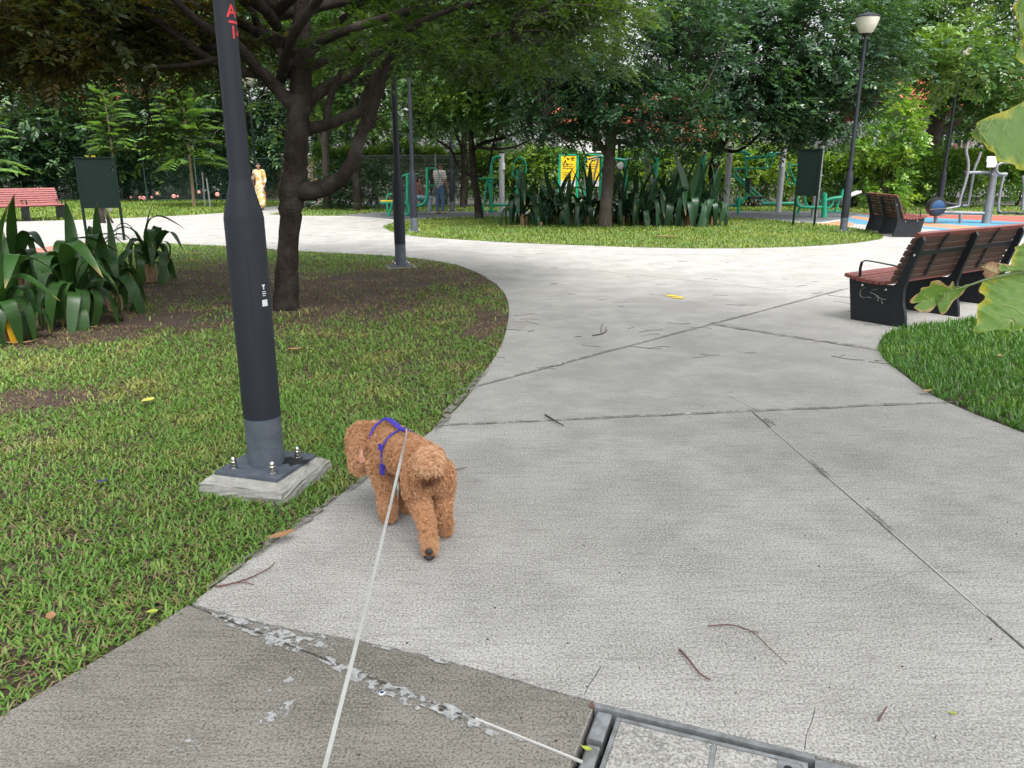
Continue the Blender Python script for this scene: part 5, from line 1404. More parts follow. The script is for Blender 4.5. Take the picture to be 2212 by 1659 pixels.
st = MB(); st.box(W(898, 427.5, 26.45), (.46, .42, .05), None, .012); st.build('seat', M['green'], e, False)
TP(e, 'seat_post', [(897, 428.5), (897, 463)], 26.45, .05, k=1)
e = thing('swing_stepper', 'green swing stepper with bent arm on a grey post beside small tree', 'exercise machine', G(1086, 458))
post(e, 1084, 458, .095, 327)
plate(e, 1088, 359, G(1084, 458).y - .1, .10, .22)
Y = 26.9
TP(e, 'upright', [(1060.5, 460), (1061, 420), (1061, 362), (1063, 347), (1071, 340), (1082, 339.5)], Y - .15, .052, n=12)
TP(e, 'handlebar', [(1031, 385.6), (1069, 385.6)], Y - .25, .025, k=1)
TP(e, 'pivot', [(1049, 391.5), (1063, 391.5)], Y - .2, .05, k=1)
TP(e, 'swing_leg', [(1051, 393), (1049, 412), (1046.5, 432), (1043, 455)], Y - .3, .032)
TP(e, 'swing_leg', [(1056, 393), (1058, 415), (1060, 432), (1062, 454)], Y + .15, .032)
pad(e, 1041, 456, Y - .3, .30, .16, .05, 'green', 'footplate'); pad(e, 1064, 455.5, Y + .15, .30, .16, .05, 'green', 'footplate')
TP(e, 'crossbar', [(1062, 442.5), (1108, 442.5)], Y, .045, k=1)
e = thing('arm_wheel', 'green hooped arm wheel half hidden behind the tallest left lily', 'exercise machine', G(1112, 458))
Y = 26.9
TP(e, 'hoop', [(1106, 372), (1107, 362), (1111, 351), (1118, 342), (1125, 340), (1132, 346), (1136, 357), (1136, 370), (1131, 382), (1122, 387), (1112, 383), (1106, 372)], Y - .2, .028)
for a_, b_ in (((1131, 350), (1120, 369)), ((1107, 377), (1120, 365)), ((1134, 376), (1121, 366))): TP(e, 'spoke', [a_, b_], Y - .2, .018, k=1)
TP(e, 'upright', [(1119, 366), (1117, 400), (1115, 460)], Y, .05)
for k_, (u0, u1, lab) in enumerate([(1208, 1248, 'yellow instruction board with green frame, left of the pair'), (1263, 1299, 'yellow instruction board with lines of text beside the grey trunk')]):
    Yb = 29.0
    e = thing('instruction_board', lab, 'sign', (W((u0 + u1) / 2, 400, Yb).x, Yb, 0), group='yellow instruction boards')
    a_, b_ = W(u0, 403, Yb), W(u1, 336, Yb); cx = (a_.x + b_.x) / 2; w_ = b_.x - a_.x
    zs = a_.z + (b_.z - a_.z) * .20
    MB().box((cx, Yb, (zs + b_.z) / 2), (w_ - .1, .03, b_.z - zs)).build('panel', M['yellow'], e, False)
    MB().box((cx, Yb, (zs + a_.z) / 2), (w_ - .1, .03, zs - a_.z - .01)).build('footer_panel', M['white'], e, False)
    for s in (a_.x, b_.x): MB().box((s, Yb, b_.z / 2), (.09, .08, b_.z + .04)).build('frame_post', M['green'], e, False)
    MB().box((cx, Yb, b_.z + .03), (w_ - .09, .06, .05)).build('top_rail', M['green'], e, False)
    rr = random.Random(k_)
    for i in range(10):
        if i % 4 == 3: continue
        ww = rr.uniform(.28, .42); MB().box((cx - .04 + rr.uniform(-.02, .02), Yb - .017, b_.z - .30 - i * .075), (ww, .004, .018)).build('text_line', M['timber'], e, False)
e = thing('health_walker', 'grey armed health walker with green crossbar behind the centre trunk', 'exercise machine', W(1330, 458, 27.2) * 1)
e.location = (W(1330, 458, 27.2).x, 27.2, 0); Y = 27.2
TP(e, 'crossbar', [(1294, 338), (1350, 346.5)], Y, .05, k=1)
TP(e, 'post', [(1338, 300), (1338, 459.5)], Y + .3, .055, 'black', k=1)
for px, dy in (([(1300, 337), (1280, 341), (1268, 346), (1264, 355), (1263, 380), (1263, 404), (1270, 430)], -.3), ([(1300, 337), (1290, 343), (1279, 348), (1275, 356), (1275, 385), (1280, 428)], .1), ([(1292, 344), (1289, 360), (1284, 378), (1280, 428)], -.1)):
    TP(e, 'swing_arm', px, Y + dy, .028, 'greysteel')
for px, dy in (([(1350, 346), (1375, 341), (1390, 343), (1393, 352), (1395, 385), (1398, 430)], -.3), ([(1355, 346), (1385, 341), (1399, 345), (1403, 356), (1406, 390), (1409, 430)], .1)):
    TP(e, 'swing_arm', px, Y + dy, .028, 'greysteel')
MB().lathe([(.11, 0), (.12, .02), (.11, .04)], 20, W(1340, 358, Y + .2), Matrix.Rotation(math.pi / 2, 3, 'X')).build('disc', M['white'], e)
TP(e, 'top_bar', [(1275, 329), (1300, 329)], Y + .5, .03, 'white', k=1)
pad(e, 1276, 432, Y - .2, .3, .16, .05, 'black', 'footplate'); pad(e, 1402, 432, Y - .2, .3, .16, .05, 'black', 'footplate')
TP(e, 'base_bar', [(1285, 456), (1395, 456)], Y + .2, .05, k=1)
for u in (1298, 1352): TP(e, 'upright', [(u, 340), (u, 458)], Y + .2, .05, k=1)
for lab, u, v, tv in [('thick green post with white cap right of the walker arms', 1412, 458, 331), ('green post seen just left of the black crooked trunk', 1513, 457.5, 326)]:
    e = thing('equipment_post', lab, 'post', G(u, v)); post(e, u, v, .085, tv, 'green', False); b_, z_ = G(u, v), W(u, tv, G(u, v).y).z
    MB().lathe([(.088, z_ - .12), (.088, z_), (.03, z_ + .02)], 14, b_).build('post_cap', M['white'], e)
    if u < 1500: TP(e, 'top_bar', [(1425, 316), (1466, 316)], G(u, v).y, .025, 'white', k=1)
e = thing('chest_press', 'green seated press machine between two tall grey posts', 'exercise machine', G(1567, 461))
b_, z_ = post(e, 1567, 461, .10, 315); Y = b_.y
TP(e, 'upper_arm', [(1583, 327), (1606, 328), (1620, 335)], Y, .05, k=2); TP(e, 'rail', [(1606, 341), (1678, 335)], Y - .1, .04, k=1); TP(e, 'rail', [(1606, 344), (1672, 338)], Y + .3, .03, k=1)
TP(e, 'seat_hanger', [(1611, 345), (1612, 424)], Y - .1, .04, k=1)
pad(e, 1616, 399, Y - .2, .10, .34, .46, 'black', 'back_pad'); pad(e, 1636, 426, Y - .2, .56, .36, .06, 'black', 'seat_pad', -.05)
for px, dy in (([(1582, 363.5), (1640, 363.5), (1651, 361.5), (1656, 355), (1658, 339)], -.3), ([(1590, 363.5), (1650, 363.5), (1662, 361.5), (1667, 355), (1670, 338)], .2)): TP(e, 'handle', px, Y + dy, .026)
TP(e, 'diagonal', [(1580, 376), (1648, 439.5)], Y - .2, .034, k=1); TP(e, 'diagonal', [(1596, 364), (1590, 368), (1592, 378), (1602, 388), (1659, 437)], Y + .2, .034, k=2)
TP(e, 'base_bar', [(1645, 440), (1676, 439)], Y, .052, k=1); TP(e, 'base_bar', [(1571, 443.5), (1598, 443.5)], Y, .052, k=1); TP(e, 'leg', [(1595, 430), (1595, 463)], Y - .2, .05, k=1)
MB().ball(W(1597, 434, Y - .1), .15, 12, 8, (1, .7, 1)).build('pivot_hub', M['green'], e); TP(e, 'link_bar', [(1597, 433), (1614, 427), (1622, 424)], Y - .1, .05, k=1)
e2_ = thing('lat_pull', 'grey post station with green bars behind narrow notice board', 'exercise machine', G(1681, 457)); b_, z_ = post(e2_, 1681, 457, .10, 318); Y = b_.y
TP(e2_, 'upper_arm', [(1657, 331), (1688, 331)], Y, .05, k=1); TP(e2_, 'base_bar', [(1672, 439), (1716, 439.5)], Y, .052, k=1); plate(e2_, 1692, 352, Y - .11, .10, .26)
TP(e2_, 'handle', [(1724, 356), (1710, 357), (1702, 364), (1700, 376), (1700.5, 388), (1706, 396.5), (1718, 398)], Y - .6, .024)
TP(e2_, 'lever', [(1703, 350), (1709, 372), (1717, 391)], Y - .5, .03); MB().ball(W(1718, 392, Y - .5), .09, 10, 6).build('pivot_hub', M['green'], e2_)
e3 = thing('leg_press', 'green leg press around grey post right of the notice board', 'exercise machine', G(1758, 469)); b_, z_ = post(e3, 1758, 469, .10, 310); Y = b_.y
plate(e3, 1772, 350, Y - .11, .08, .26)
TP(e3, 'frame_tube', [(1722, 424), (1722, 436), (1729, 446), (1755, 447.5), (1778, 447)], Y - .1, .05); TP(e3, 'frame_tube', [(1738, 424), (1739, 436), (1746, 446), (1755, 448)], Y + .1, .045)
TP(e3, 'upright', [(1781, 421), (1780, 470)], Y - .1, .085, k=1); MB().ball(W(1781, 421, Y - .1), .085, 12, 6).build('post_cap', M['green'], e3)
TP(e3, 'arm', [(1785, 432), (1800, 428), (1818, 426)], Y - .1, .05); TP(e3, 'arm', [(1770, 436), (1800, 430), (1818, 428)], Y + .3, .04)
TP(e3, 'brace', [(1788, 450), (1797, 443), (1800, 431)], Y, .04); TP(e3, 'lever', [(1816, 429), (1822, 408)], Y, .05, k=1)
pad(e3, 1842, 419, Y, .40, .4, .07, 'white', 'seat', -.35); TP(e3, 'base_bar', [(1786, 456.5), (1832, 456.5)], Y + .2, .04, k=1); TP(e3, 'leg', [(1812, 430), (1806, 455)], Y + .1, .04, k=1); TP(e3, 'leg', [(1728, 446), (1722, 463)], Y + .1, .04, k=1)
e = thing('elliptical_walker', 'grey elliptical walking machine with blue flywheel on the striped floor', 'exercise machine', G(2130, 482)); b_ = G(2130, 482); Y = b_.y
zt = W(2143, 356, Y).z
MB().lathe([(.125, -.05), (.115, .3), (.085, zt - .3), (.075, zt)], 18, b_).build('pillar', M['greysteel'], e)
for v in (343.5, 355.5): plate(e, 2142, v, Y - .12, .27, .14, 'white', 'instruction_plate', .03); plate(e, 2142, v, Y - .10, .30, .165, 'black', 'plate_frame', .02)
TP(e, 'pillar_top', [(2144, 352), (2148, 338)], Y, .07, 'greysteel', k=1)
TP(e, 'crossbar', [(2086, 373.5), (2138, 372)], Y, .045, 'greysteel', k=1); MB().ball(W(2085, 373.5, Y), .05, 10, 6).build('end_cap', M['black'], e)
TP(e, 'swing_arm', [(2092, 306), (2087, 326), (2091, 346), (2091, 368), (2085, 395), (2074, 431), (2072, 445)], Y - .25, .038, 'greysteel'); TP(e, 'swing_arm', [(2119, 328), (2113, 346), (2105, 365), (2099, 399), (2094, 428), (2091, 444)], Y + .3, .036, 'greysteel')
MB().ball(W(2092, 306, Y - .25), .04, 8, 6).build('end_cap', M['black'], e)
hub = W(2022, 446, Y); RX = Matrix.Rotation(math.pi / 2, 3, 'X')
MB().lathe([(.24, -.12), (.255, -.08), (.255, .08), (.24, .12)], 28, hub, RX).build('flywheel_case', M['black'], e); MB().lathe([(.175, .121), (.175, .128), (.16, .134)], 28, hub, RX).build('flywheel_disc', M['blueplastic'], e)
TP(e, 'case_tail', [(2030, 436), (2050, 441), (2072, 444)], Y, .06, 'black'); TP(e, 'base_rail', [(2030, 458.5), (2125, 461)], Y, .05, 'greysteel', k=1)
for u in (2021, 2074.5): TP(e, 'leg', [(u, 460), (u, 482)], Y, .045, 'greysteel', k=1)
pad(e, 2024, 452.5, Y - .3, .46, .14, .05, 'black', 'footplate', -.06); TP(e, 'pedal_bar', [(2040, 452), (2072, 446)], Y - .28, .03, 'greysteel', k=1); pad(e, 2060, 442, Y + .3, .46, .14, .05, 'black', 'footplate')
TP(e, 'pedal_bar', [(2068, 444), (2092, 444)], Y + .3, .03, 'greysteel', k=1)
TP(e, 'handle_loop', [(2168, 377), (2157, 375), (2152, 367), (2155, 357), (2166, 352), (2190, 352), (2215, 354), (2222, 364)], Y - .3, .035, 'greysteel')
TP(e, 'pivot', [(2140, 378), (2174, 377)], Y, .06, 'greysteel', k=1)
TP(e, 'swing_leg', [(2169, 378), (2163, 402), (2157, 440), (2157, 455), (2163, 459)], Y - .2, .035, 'greysteel'); TP(e, 'swing_leg', [(2210, 380), (2212, 410), (2208, 455)], Y - .2, .035, 'greysteel')
pad(e, 2175, 459.5, Y - .2, .46, .16, .06, 'black', 'footplate'); pad(e, 2212, 461, Y - .2, .40, .16, .06, 'black', 'footplate')
for v in (372, 455): MB().lathe([(.016, 0), (.012, .012)], 8, W(2136, v, Y - .11), RX).build('bolt', M['steel'], e)

# ================================================================== BODIES
def caps(mb, segs):
    for p0, r0, p1, r1 in segs:
        p0 = Vector(p0); p1 = Vector(p1)
        mb.ball(p0, r0, 12, 8); mb.ball(p1, r1, 12, 8)
        if (p1 - p0).length > 1e-4: mb.tube([p0, p1], [r0, r1], 12, True)
    return mb
def remesh(mb, voxel, it, name, m, fac=.5):
    me = bpy.data.meshes.new(name + '_tmp'); me.from_pydata(mb.v, [], mb.f); me.update()
    bm = bmesh.new(); bm.from_mesh(me); bmesh.ops.recalc_face_normals(bm, faces=bm.faces[:]); bm.to_mesh(me); bm.free()
    o = bpy.data.objects.new('tmp', me); COL.objects.link(o)
    md = o.modifiers.new('r', 'REMESH'); md.mode = 'VOXEL'; md.voxel_size = voxel; md.use_smooth_shade = True
    if it: ms = o.modifiers.new('s', 'SMOOTH'); ms.factor = fac; ms.iterations = it
    dg = bpy.context.evaluated_depsgraph_get(); dg.update()
    out = bpy.data.meshes.new_from_object(o.evaluated_get(dg)); out.name = name
    bpy.data.objects.remove(o); bpy.data.meshes.remove(me)
    out.materials.clear(); out.materials.append(m)
    return out
M['skin'] = mat('skin', (.42, .235, .165), .5, scale=9, var=.05)
M['skin2'] = mat('skin_tan', (.34, .175, .11), .5, scale=9, var=.05)
M['hair'] = mat('hair_black', (.012, .010, .010), .45, scale=30)
M['jeans'] = mat('jeans', (.105, .175, .27), .85, scale=16, c2=(.07, .12, .2))
M['jeans_l'] = mat('jeans_light', (.33, .42, .50), .85, scale=16, c2=(.25, .33, .42))
M['mauve'] = mat('top_mauve', (.22, .10, .095), .85, scale=12)
M['shoe'] = mat('shoe_tan', (.42, .33, .22), .7); M['shoe_g'] = mat('shoe_grey', (.42, .38, .37), .7); M['bag'] = mat('bag_brown', (.10, .045, .035), .5)
M['eye'] = mat('eye_dark', (.01, .008, .008), .3); M['lip'] = mat('lip', (.30, .10, .09), .5)
def stripes():
    m, nt, b = _nt('shirt_striped'); w = nt.nodes.new('ShaderNodeTexWave'); w.bands_direction = 'Z'; w.inputs['Scale'].default_value = 5.2; w.inputs['Distortion'].default_value = .4
    nt.links.new(pos(nt), w.inputs['Vector']); nt.links.new(mixc(nt, ramp(nt, w.outputs['Fac'], .62, .75), (.68, .64, .63), (.36, .20, .20)), b.inputs['Base Color']); b.inputs['Roughness'].default_value = .85; return m
def floral():
    m, nt, b = _nt('dress_floral'); a = noisetex(nt, pos(nt), 9, 2); c = noisetex(nt, pos(nt, (1.3, 1, .8)), 14, 2); d = noisetex(nt, pos(nt, (1, 2, 1.4)), 20, 2)
    col = mixc(nt, ramp(nt, a, .46, .54), (.62, .36, .06), (.68, .58, .38)); col = mixc(nt, ramp(nt, c, .54, .6), col, (.72, .70, .64)); col = mixc(nt, ramp(nt, d, .62, .66), col, (.22, .15, .16))
    nt.links.new(col, b.inputs['Base Color']); b.inputs['Roughness'].default_value = .85; return m
M['stripes'] = stripes(); M['floral'] = floral()
def hand_segs(w, d, f, side):
    """w wrist, d down-arm dir, f palm-side dir, side thumb dir; palm + five curled fingers"""
    w = Vector(w); d = Vector(d).normalized(); f = Vector(f).normalized(); s = Vector(side).normalized()
    seg = [(w, .026, w + d * .05, .030), (w + d * .05, .030, w + d * .085, .026)]
    for i, (o, ln) in enumerate([(.030, .065), (.010, .075), (-.010, .070), (-.028, .055)]):
        a = w + d * .085 + s * o; b = a + d * ln * .55 + f * ln * .12; c = b + d * ln * .35 + f * ln * .38
        seg += [(a, .0095, b, .009), (b, .009, c, .0078)]
    a = w + d * .03 + s * .03; b = a + d * .035 + s * .022 + f * .01; c = b + d * .03 + f * .014
    seg += [(a, .012, b, .010), (b, .010, c, .0085)]
    return seg
def head_segs(c, fw, r=.098):
    c = Vector(c); fw = Vector(fw).normalized(); up = Vector((0, 0, 1)); sd = fw.cross(up).normalized()
    seg = [(c + up * .018 - fw * .014, r * .86, c + up * .018 + fw * .012, r * .80), (c - up * .045 + fw * .03, r * .56, c - up * .075 + fw * .045, r * .36),
           (c + fw * r * .86 - up * .005, .010, c + fw * (r + .018) - up * .026, .014)]
    for s in (-1, 1):
        seg += [(c + sd * s * r * .84 - up * .02, .012, c + sd * s * r * .88 + up * .016, .014), (c + fw * r * .72 + sd * s * .034 + up * .020, .012, c + fw * r * .70 + sd * s * .045 + up * .020, .010)]
    return seg
def face_bits(par, c, fw, r=.098):
    c = Vector(c); fw = Vector(fw).normalized(); up = Vector((0, 0, 1)); sd = fw.cross(up).normalized()
    for s in (-1, 1):
        MB().ball(c + fw * (r * .84) + sd * s * .034 + up * .004, .011, 8, 5).build('eye', M['eye'], par)
    MB().ball(c + fw * (r * .80) - up * .058, .017, 8, 5, (1.2, 1.2, .4)).build('mouth', M['lip'], par)
def person(label, base, parts, headc, headdir, hair_segs, skin, group=None):
    """parts: list of (name, segs, material, voxel); first is the body"""
    t = thing('person', label, 'person', base, group=group)
    for name, segs, m, vox in parts:
        mb = caps(MB(), segs); o = link(name, remesh(mb, vox, 3, name, M[m]), t)
    face_bits(t, headc, headdir)
    link('hair', remesh(caps(MB(), hair_segs), .009, 2, 'hair', M['hair']), t)
    return t
def xf(base, rz, s=1.0):
    Mx = Matrix.Rotation(rz, 3, 'Z')
    return lambda x, y, z: Vector(base) + (Mx @ Vector((x, y, z))) * s, lambda x, y, z: Mx @ Vector((x, y, z))
def inflate(segs, d): return [(a, r + d, b, q + d) for a, r, b, q in segs]
# --- standing man seen from behind
B = G(951, 462); T_, V_ = xf(B, R(-28), .985)
legs = []; feet = []
for s, fy in ((-1, -.02), (1, .05)):
    legs += [(T_(s * .085, 0, .90), .092, T_(s * .09, fy * .5 + .02, .50), .062), (T_(s * .09, fy * .5 + .02, .50), .058, T_(s * .09, fy, .09), .040)]
    feet += [(T_(s * .09, fy - .04, .045), .043, T_(s * .11, fy + .15, .035), .035)]
tor = [(T_(0, 0, .96), .135, T_(0, -.01, 1.15), .135), (T_(-.05, 0, 1.28), .115, T_(.05, 0, 1.28), .115), (T_(-.13, 0, 1.37), .065, T_(.13, 0, 1.37), .065), (T_(0, 0, 1.05), .14, T_(0, 0, 1.28), .135)]
ua, fa = [], []
for s in (-1, 1):
    sh, elb, wr = T_(s * .185, 0, 1.36), T_(s * .25, -.03, 1.09), T_(s * .265, .07, .86)
    ua.append((sh, .052, elb, .042)); fa.append((elb, .039, wr, .028)); fa += hand_segs(wr, V_(s * .02, .06, -1), V_(-s, .2, 0), V_(0, 1, 0))
hc = T_(.0, .03, 1.545); hd = V_(.75, .65, 0)
neck = [(T_(0, 0, 1.38), .055, T_(0, .02, 1.48), .05)]
person('standing man from behind in pale striped shirt and blue jeans', B, [('body', legs + feet + tor + ua + fa + neck + head_segs(hc, hd), 'skin2', .012),
       ('shirt', inflate(tor, .018) + [(ua[0][0], .068, ua[0][0].lerp(ua[0][2], .62), .066), (ua[1][0], .068, ua[1][0].lerp(ua[1][2], .62), .066)], 'stripes', .012), ('jeans', inflate(legs, .020) + [(T_(-.04, 0, .93), .128, T_(.04, 0, .93), .128)], 'jeans', .012), ('shoes', inflate(feet, .012), 'shoe', .010)],
       hc, hd, [(hc + Vector((0, 0, .045)) - hd.normalized() * .025, .088, hc + Vector((0, 0, .05)) + hd.normalized() * .01, .082), (hc - hd.normalized() * .05, .070, hc - hd.normalized() * .055 - Vector((0, 0, .06)), .052)], 'skin2')
MB().tube([fa[9 + 4][0] if False else T_(.262, .062, .885), T_(.263, .066, .870)], .036, 10).build('wrist_watch', M['black'], bpy.data.objects['person'])
# --- seated woman facing right
S0 = W(903, 458, 26.45); B = Vector((S0.x, 26.45, 0)); T_, V_ = xf(B, R(-68), .97)
zs = .56
legs, feet = [], []
for s, kx in ((-1, .0), (1, .04)):
    hip, kn, an = T_(s * .085, .02, zs), T_(s * (.13 + kx), .42, zs - .03), T_(s * (.12 + kx), .40 - .06 * s, .09)
    legs += [(hip, .088, kn, .062), (kn, .058, an, .040)]; feet += [(an - Vector((0, 0, .045)), .042, T_(s * (.14 + kx), .57 - .06 * s, .035), .034)]
tor = [(T_(0, -.01, zs + .04), .135, T_(0, .0, zs + .25), .12), (T_(0, 0, zs + .2), .125, T_(0, .03, zs + .36), .115), (T_(-.12, .03, zs + .42), .062, T_(.12, .03, zs + .42), .062)]
ua, fa = [], []
for s in (-1, 1):
    sh, elb, wr = T_(s * .175, .03, zs + .41), T_(s * .21, .12, zs + .16), T_(s * .10, .33, zs + .06)
    ua.append((sh, .050, elb, .040)); fa.append((elb, .037, wr, .027)); fa += hand_segs(wr, V_(-s * .3, .7, -.5), V_(0, 0, -1), V_(-s, .3, 0))
hc = T_(.0, .07, zs + .59); hd = V_(.05, 1, -.02)
neck = [(T_(0, .03, zs + .42), .05, T_(0, .05, zs + .53), .046)]
person('seated woman in brownish mauve top and pale jeans on the machine', B, [('body', legs + feet + tor + ua + fa + neck + head_segs(hc, hd, .094), 'skin', .012),
       ('top', inflate(tor, .018) + [(ua[0][0], .064, ua[0][0].lerp(ua[0][2], .8), .062), (ua[1][0], .064, ua[1][0].lerp(ua[1][2], .8), .062)], 'mauve', .012), ('jeans', inflate(legs, .020) + [(T_(-.05, 0, zs + .01), .125, T_(.05, 0, zs + .01), .125)], 'jeans_l', .012), ('shoes', inflate(feet, .012), 'shoe_g', .010)],
       hc, hd, [(hc + Vector((0, 0, .045)) - hd.normalized() * .03, .088, hc + Vector((0, 0, .05)) + hd.normalized() * .015, .080), (hc - hd.normalized() * .055, .072, hc - hd.normalized() * .06 - Vector((0, 0, .06)), .055)], 'skin')
# --- walking woman in floral dress
S0 = W(566, 452, 29.0); B = Vector((S0.x, 29.0, 0)); T_, V_ = xf(B, R(172), 1.0)
legs, feet = [], []
for s, fy in ((-1, .16), (1, -.14)):
    legs += [(T_(s * .085, 0, .90), .088, T_(s * .085, fy * .6 + .02, .50), .058), (T_(s * .085, fy * .6 + .02, .50), .054, T_(s * .08, fy, .08), .036)]; feet += [(T_(s * .08, fy - .04, .042), .040, T_(s * .09, fy + .14, .032), .032)]
tor = [(T_(0, 0, .96), .13, T_(0, 0, 1.12), .115), (T_(-.04, 0, 1.26), .105, T_(.04, .02, 1.26), .105), (T_(-.12, 0, 1.37), .058, T_(.12, 0, 1.37), .058), (T_(0, 0, 1.05), .12, T_(0, .02, 1.28), .115)]
ua, fa = [], []
for s, sw in ((-1, .10), (1, -.05)):
    sh, elb, wr = T_(s * .175, 0, 1.36), T_(s * .225, -.02 + sw * .3, 1.09), T_(s * .235, .05 + sw, .86)
    if s == 1: elb, wr = T_(.24, .02, 1.08), T_(.16, .16, 1.22)
    ua.append((sh, .047, elb, .037)); fa.append((elb, .035, wr, .025)); fa += hand_segs(wr, (wr - elb), V_(-s, 0, .1), V_(0, 1, 0))
hc = T_(-.01, .03, 1.545); hd = V_(-.45, 1, -.25)
neck = [(T_(0, 0, 1.38), .048, T_(0, .02, 1.48), .044)]
skirt = [(T_(0, 0, .98), .135, T_(0, .01, .80), .165), (T_(-.05, 0, .8), .15, T_(-.07, .08, .22), .13), (T_(.05, 0, .8), .15, T_(.07, -.06, .22), .13), (T_(0, 0, .6), .16, T_(0, 0, .25), .16)]
wm = person('walking woman in long yellow floral dress with shoulder bag', B, [('body', legs + feet + tor + ua + fa + neck + head_segs(hc, hd, .092), 'skin2', .012),
       ('dress', inflate(tor, .016) + skirt + [(ua[0][0], .060, ua[0][2], .055), (ua[0][2], .052, ua[0][2].lerp(fa[0][2], .5), .048), (ua[1][0], .060, ua[1][2], .055), (ua[1][2], .052, ua[1][2].lerp(T_(.16, .16, 1.22), .5), .048)], 'floral', .012), ('shoes', inflate(feet, .008), 'black', .010)],
       hc, hd, [(hc + Vector((0, 0, .045)) - hd.normalized() * .03, .084, hc + Vector((0, 0, .055)) + hd.normalized() * .005, .074), (hc - hd.normalized() * .10 + Vector((0, 0, .02)), .045, hc - hd.normalized() * .105 + Vector((0, 0, .0)), .045)], 'skin2')
bagt = thing('handbag', 'brown shoulder bag under the walking woman\'s arm', 'bag', T_(.20, -.05, .98))
MB().box(T_(.215, -.04, .98), (.09, .24, .22), Matrix.Rotation(R(172), 3, 'Z'), .02).build('bag_body', M['bag'], bagt, False)
MB().tube(spl([tuple(T_(.215, .06, 1.08)), tuple(T_(.17, .06, 1.34)), tuple(T_(.14, .0, 1.45)), tuple(T_(.18, -.06, 1.33)), tuple(T_(.215, -.12, 1.08))], 4), .012, 6).build('strap', M['bag'], bagt)
MB().box(T_(-.27, .19, .74), (.075, .012, .15), Matrix.Rotation(R(160), 3, 'Z')).build('phone', M['black'], None, False)
tag(bpy.data.objects['phone'], 'dark phone held in the walking woman\'s lowered hand', 'phone')

# ================================================================== POODLE
FW = Vector((-.545 + .325, 3.24 - 2.90, -.03)).normalized(); SD = FW.cross(Vector((0, 0, 1))).normalized()   # SD points to the dog's right
hips, shou = Vector((-.345, 2.90, .345)), Vector((-.545, 3.215, .310)); mid = (hips + shou) / 2
hd_c = Vector((-.660, 3.27, .300))
torso = [(hips, .070, mid, .076), (mid, .076, shou, .082), (shou, .078, shou + Vector((0, 0, -.035)), .066), (hips, .070, hips + Vector((0, 0, -.02)), .064)]
neckd = [(shou + Vector((-.01, .02, .030)), .060, hd_c + Vector((.04, -.005, .025)), .055)]
headd = [(hd_c, .060, hd_c + Vector((-.012, .02, .016)), .060), (hd_c + Vector((-.028, .02, -.02)), .040, hd_c + Vector((-.058, .07, -.062)), .028)]
legF1 = [(Vector((-.572, 3.15, .25)), .052, Vector((-.555, 3.12, .155)), .037), (Vector((-.555, 3.12, .155)), .034, Vector((-.540, 3.085, .045)), .030), (Vector((-.540, 3.085, .038)), .033, Vector((-.542, 3.10, .034)), .031)]
legF2 = [(Vector((-.475, 3.225, .25)), .050, Vector((-.460, 3.205, .15)), .036), (Vector((-.460, 3.205, .15)), .032, Vector((-.470, 3.19, .04)), .029), (Vector((-.470, 3.19, .036)), .031, Vector((-.478, 3.21, .032)), .029)]
legH1 = [(Vector((-.378, 2.885, .30)), .054, Vector((-.388, 2.905, .205)), .041), (Vector((-.388, 2.905, .205)), .040, Vector((-.338, 2.80, .132)), .027), (Vector((-.338, 2.80, .132)), .026, Vector((-.327, 2.765, .05)), .024), (Vector((-.327, 2.765, .046)), .027, Vector((-.327, 2.775, .032)), .026)]
legH2 = [(Vector((-.300, 2.92, .30)), .052, Vector((-.288, 2.975, .20)), .039), (Vector((-.288, 2.975, .20)), .037, Vector((-.284, 2.92, .118)), .026), (Vector((-.284, 2.92, .118)), .025, Vector((-.279, 2.95, .04)), .024), (Vector((-.279, 2.95, .036)), .027, Vector((-.285, 2.97, .032)), .026)]
tailv = [(hips + Vector((.008, -.045, .030)), .036, Vector((-.326, 2.842, .380)), .040)]
earL = [(hd_c + Vector((.0, -.056, .028)), .026, hd_c + Vector((-.012, -.072, -.02)), .030), (hd_c + Vector((-.012, -.072, -.02)), .032, hd_c + Vector((-.02, -.068, -.075)), .030)]
earR = [(hd_c + Vector((-.03, .065, .03)), .024, hd_c + Vector((-.05, .08, -.06)), .024)]
M['dogskin'] = mat('dog_skin', (.40, .19, .085), .8, scale=30)
dog = thing('poodle', 'curly apricot poodle in blue harness sniffing at the lawn edge', 'dog', Vector((-.43, 3.0, 0)))
dbody = remesh(caps(MB(), torso + neckd + headd + legF1 + legF2 + legH1 + legH2 + tailv + earR), .0075, 5, 'body', M['dogskin'])
link('body', dbody, dog)
earm = remesh(caps(MB(), earL), .006, 2, 'ear', M['dogskin']); link('ear', earm, dog)
M['earpink'] = mat('ear_inner', (.60, .30, .22), .6, scale=40)
ei = MB(); e0 = hd_c + Vector((.006, -.118, .030))
ei.add([e0, e0 + Vector((-.022, .002, -.065)), e0 + Vector((-.008, -.006, -.075)), e0 + Vector((.016, .0, -.068)), e0 + Vector((.006, -.008, -.035)), e0 + Vector((-.012, -.008, -.035))], [(0, 5, 4), (5, 1, 2), (5, 2, 4), (4, 2, 3)])
ei.build('ear_inner', M['earpink'], dog)
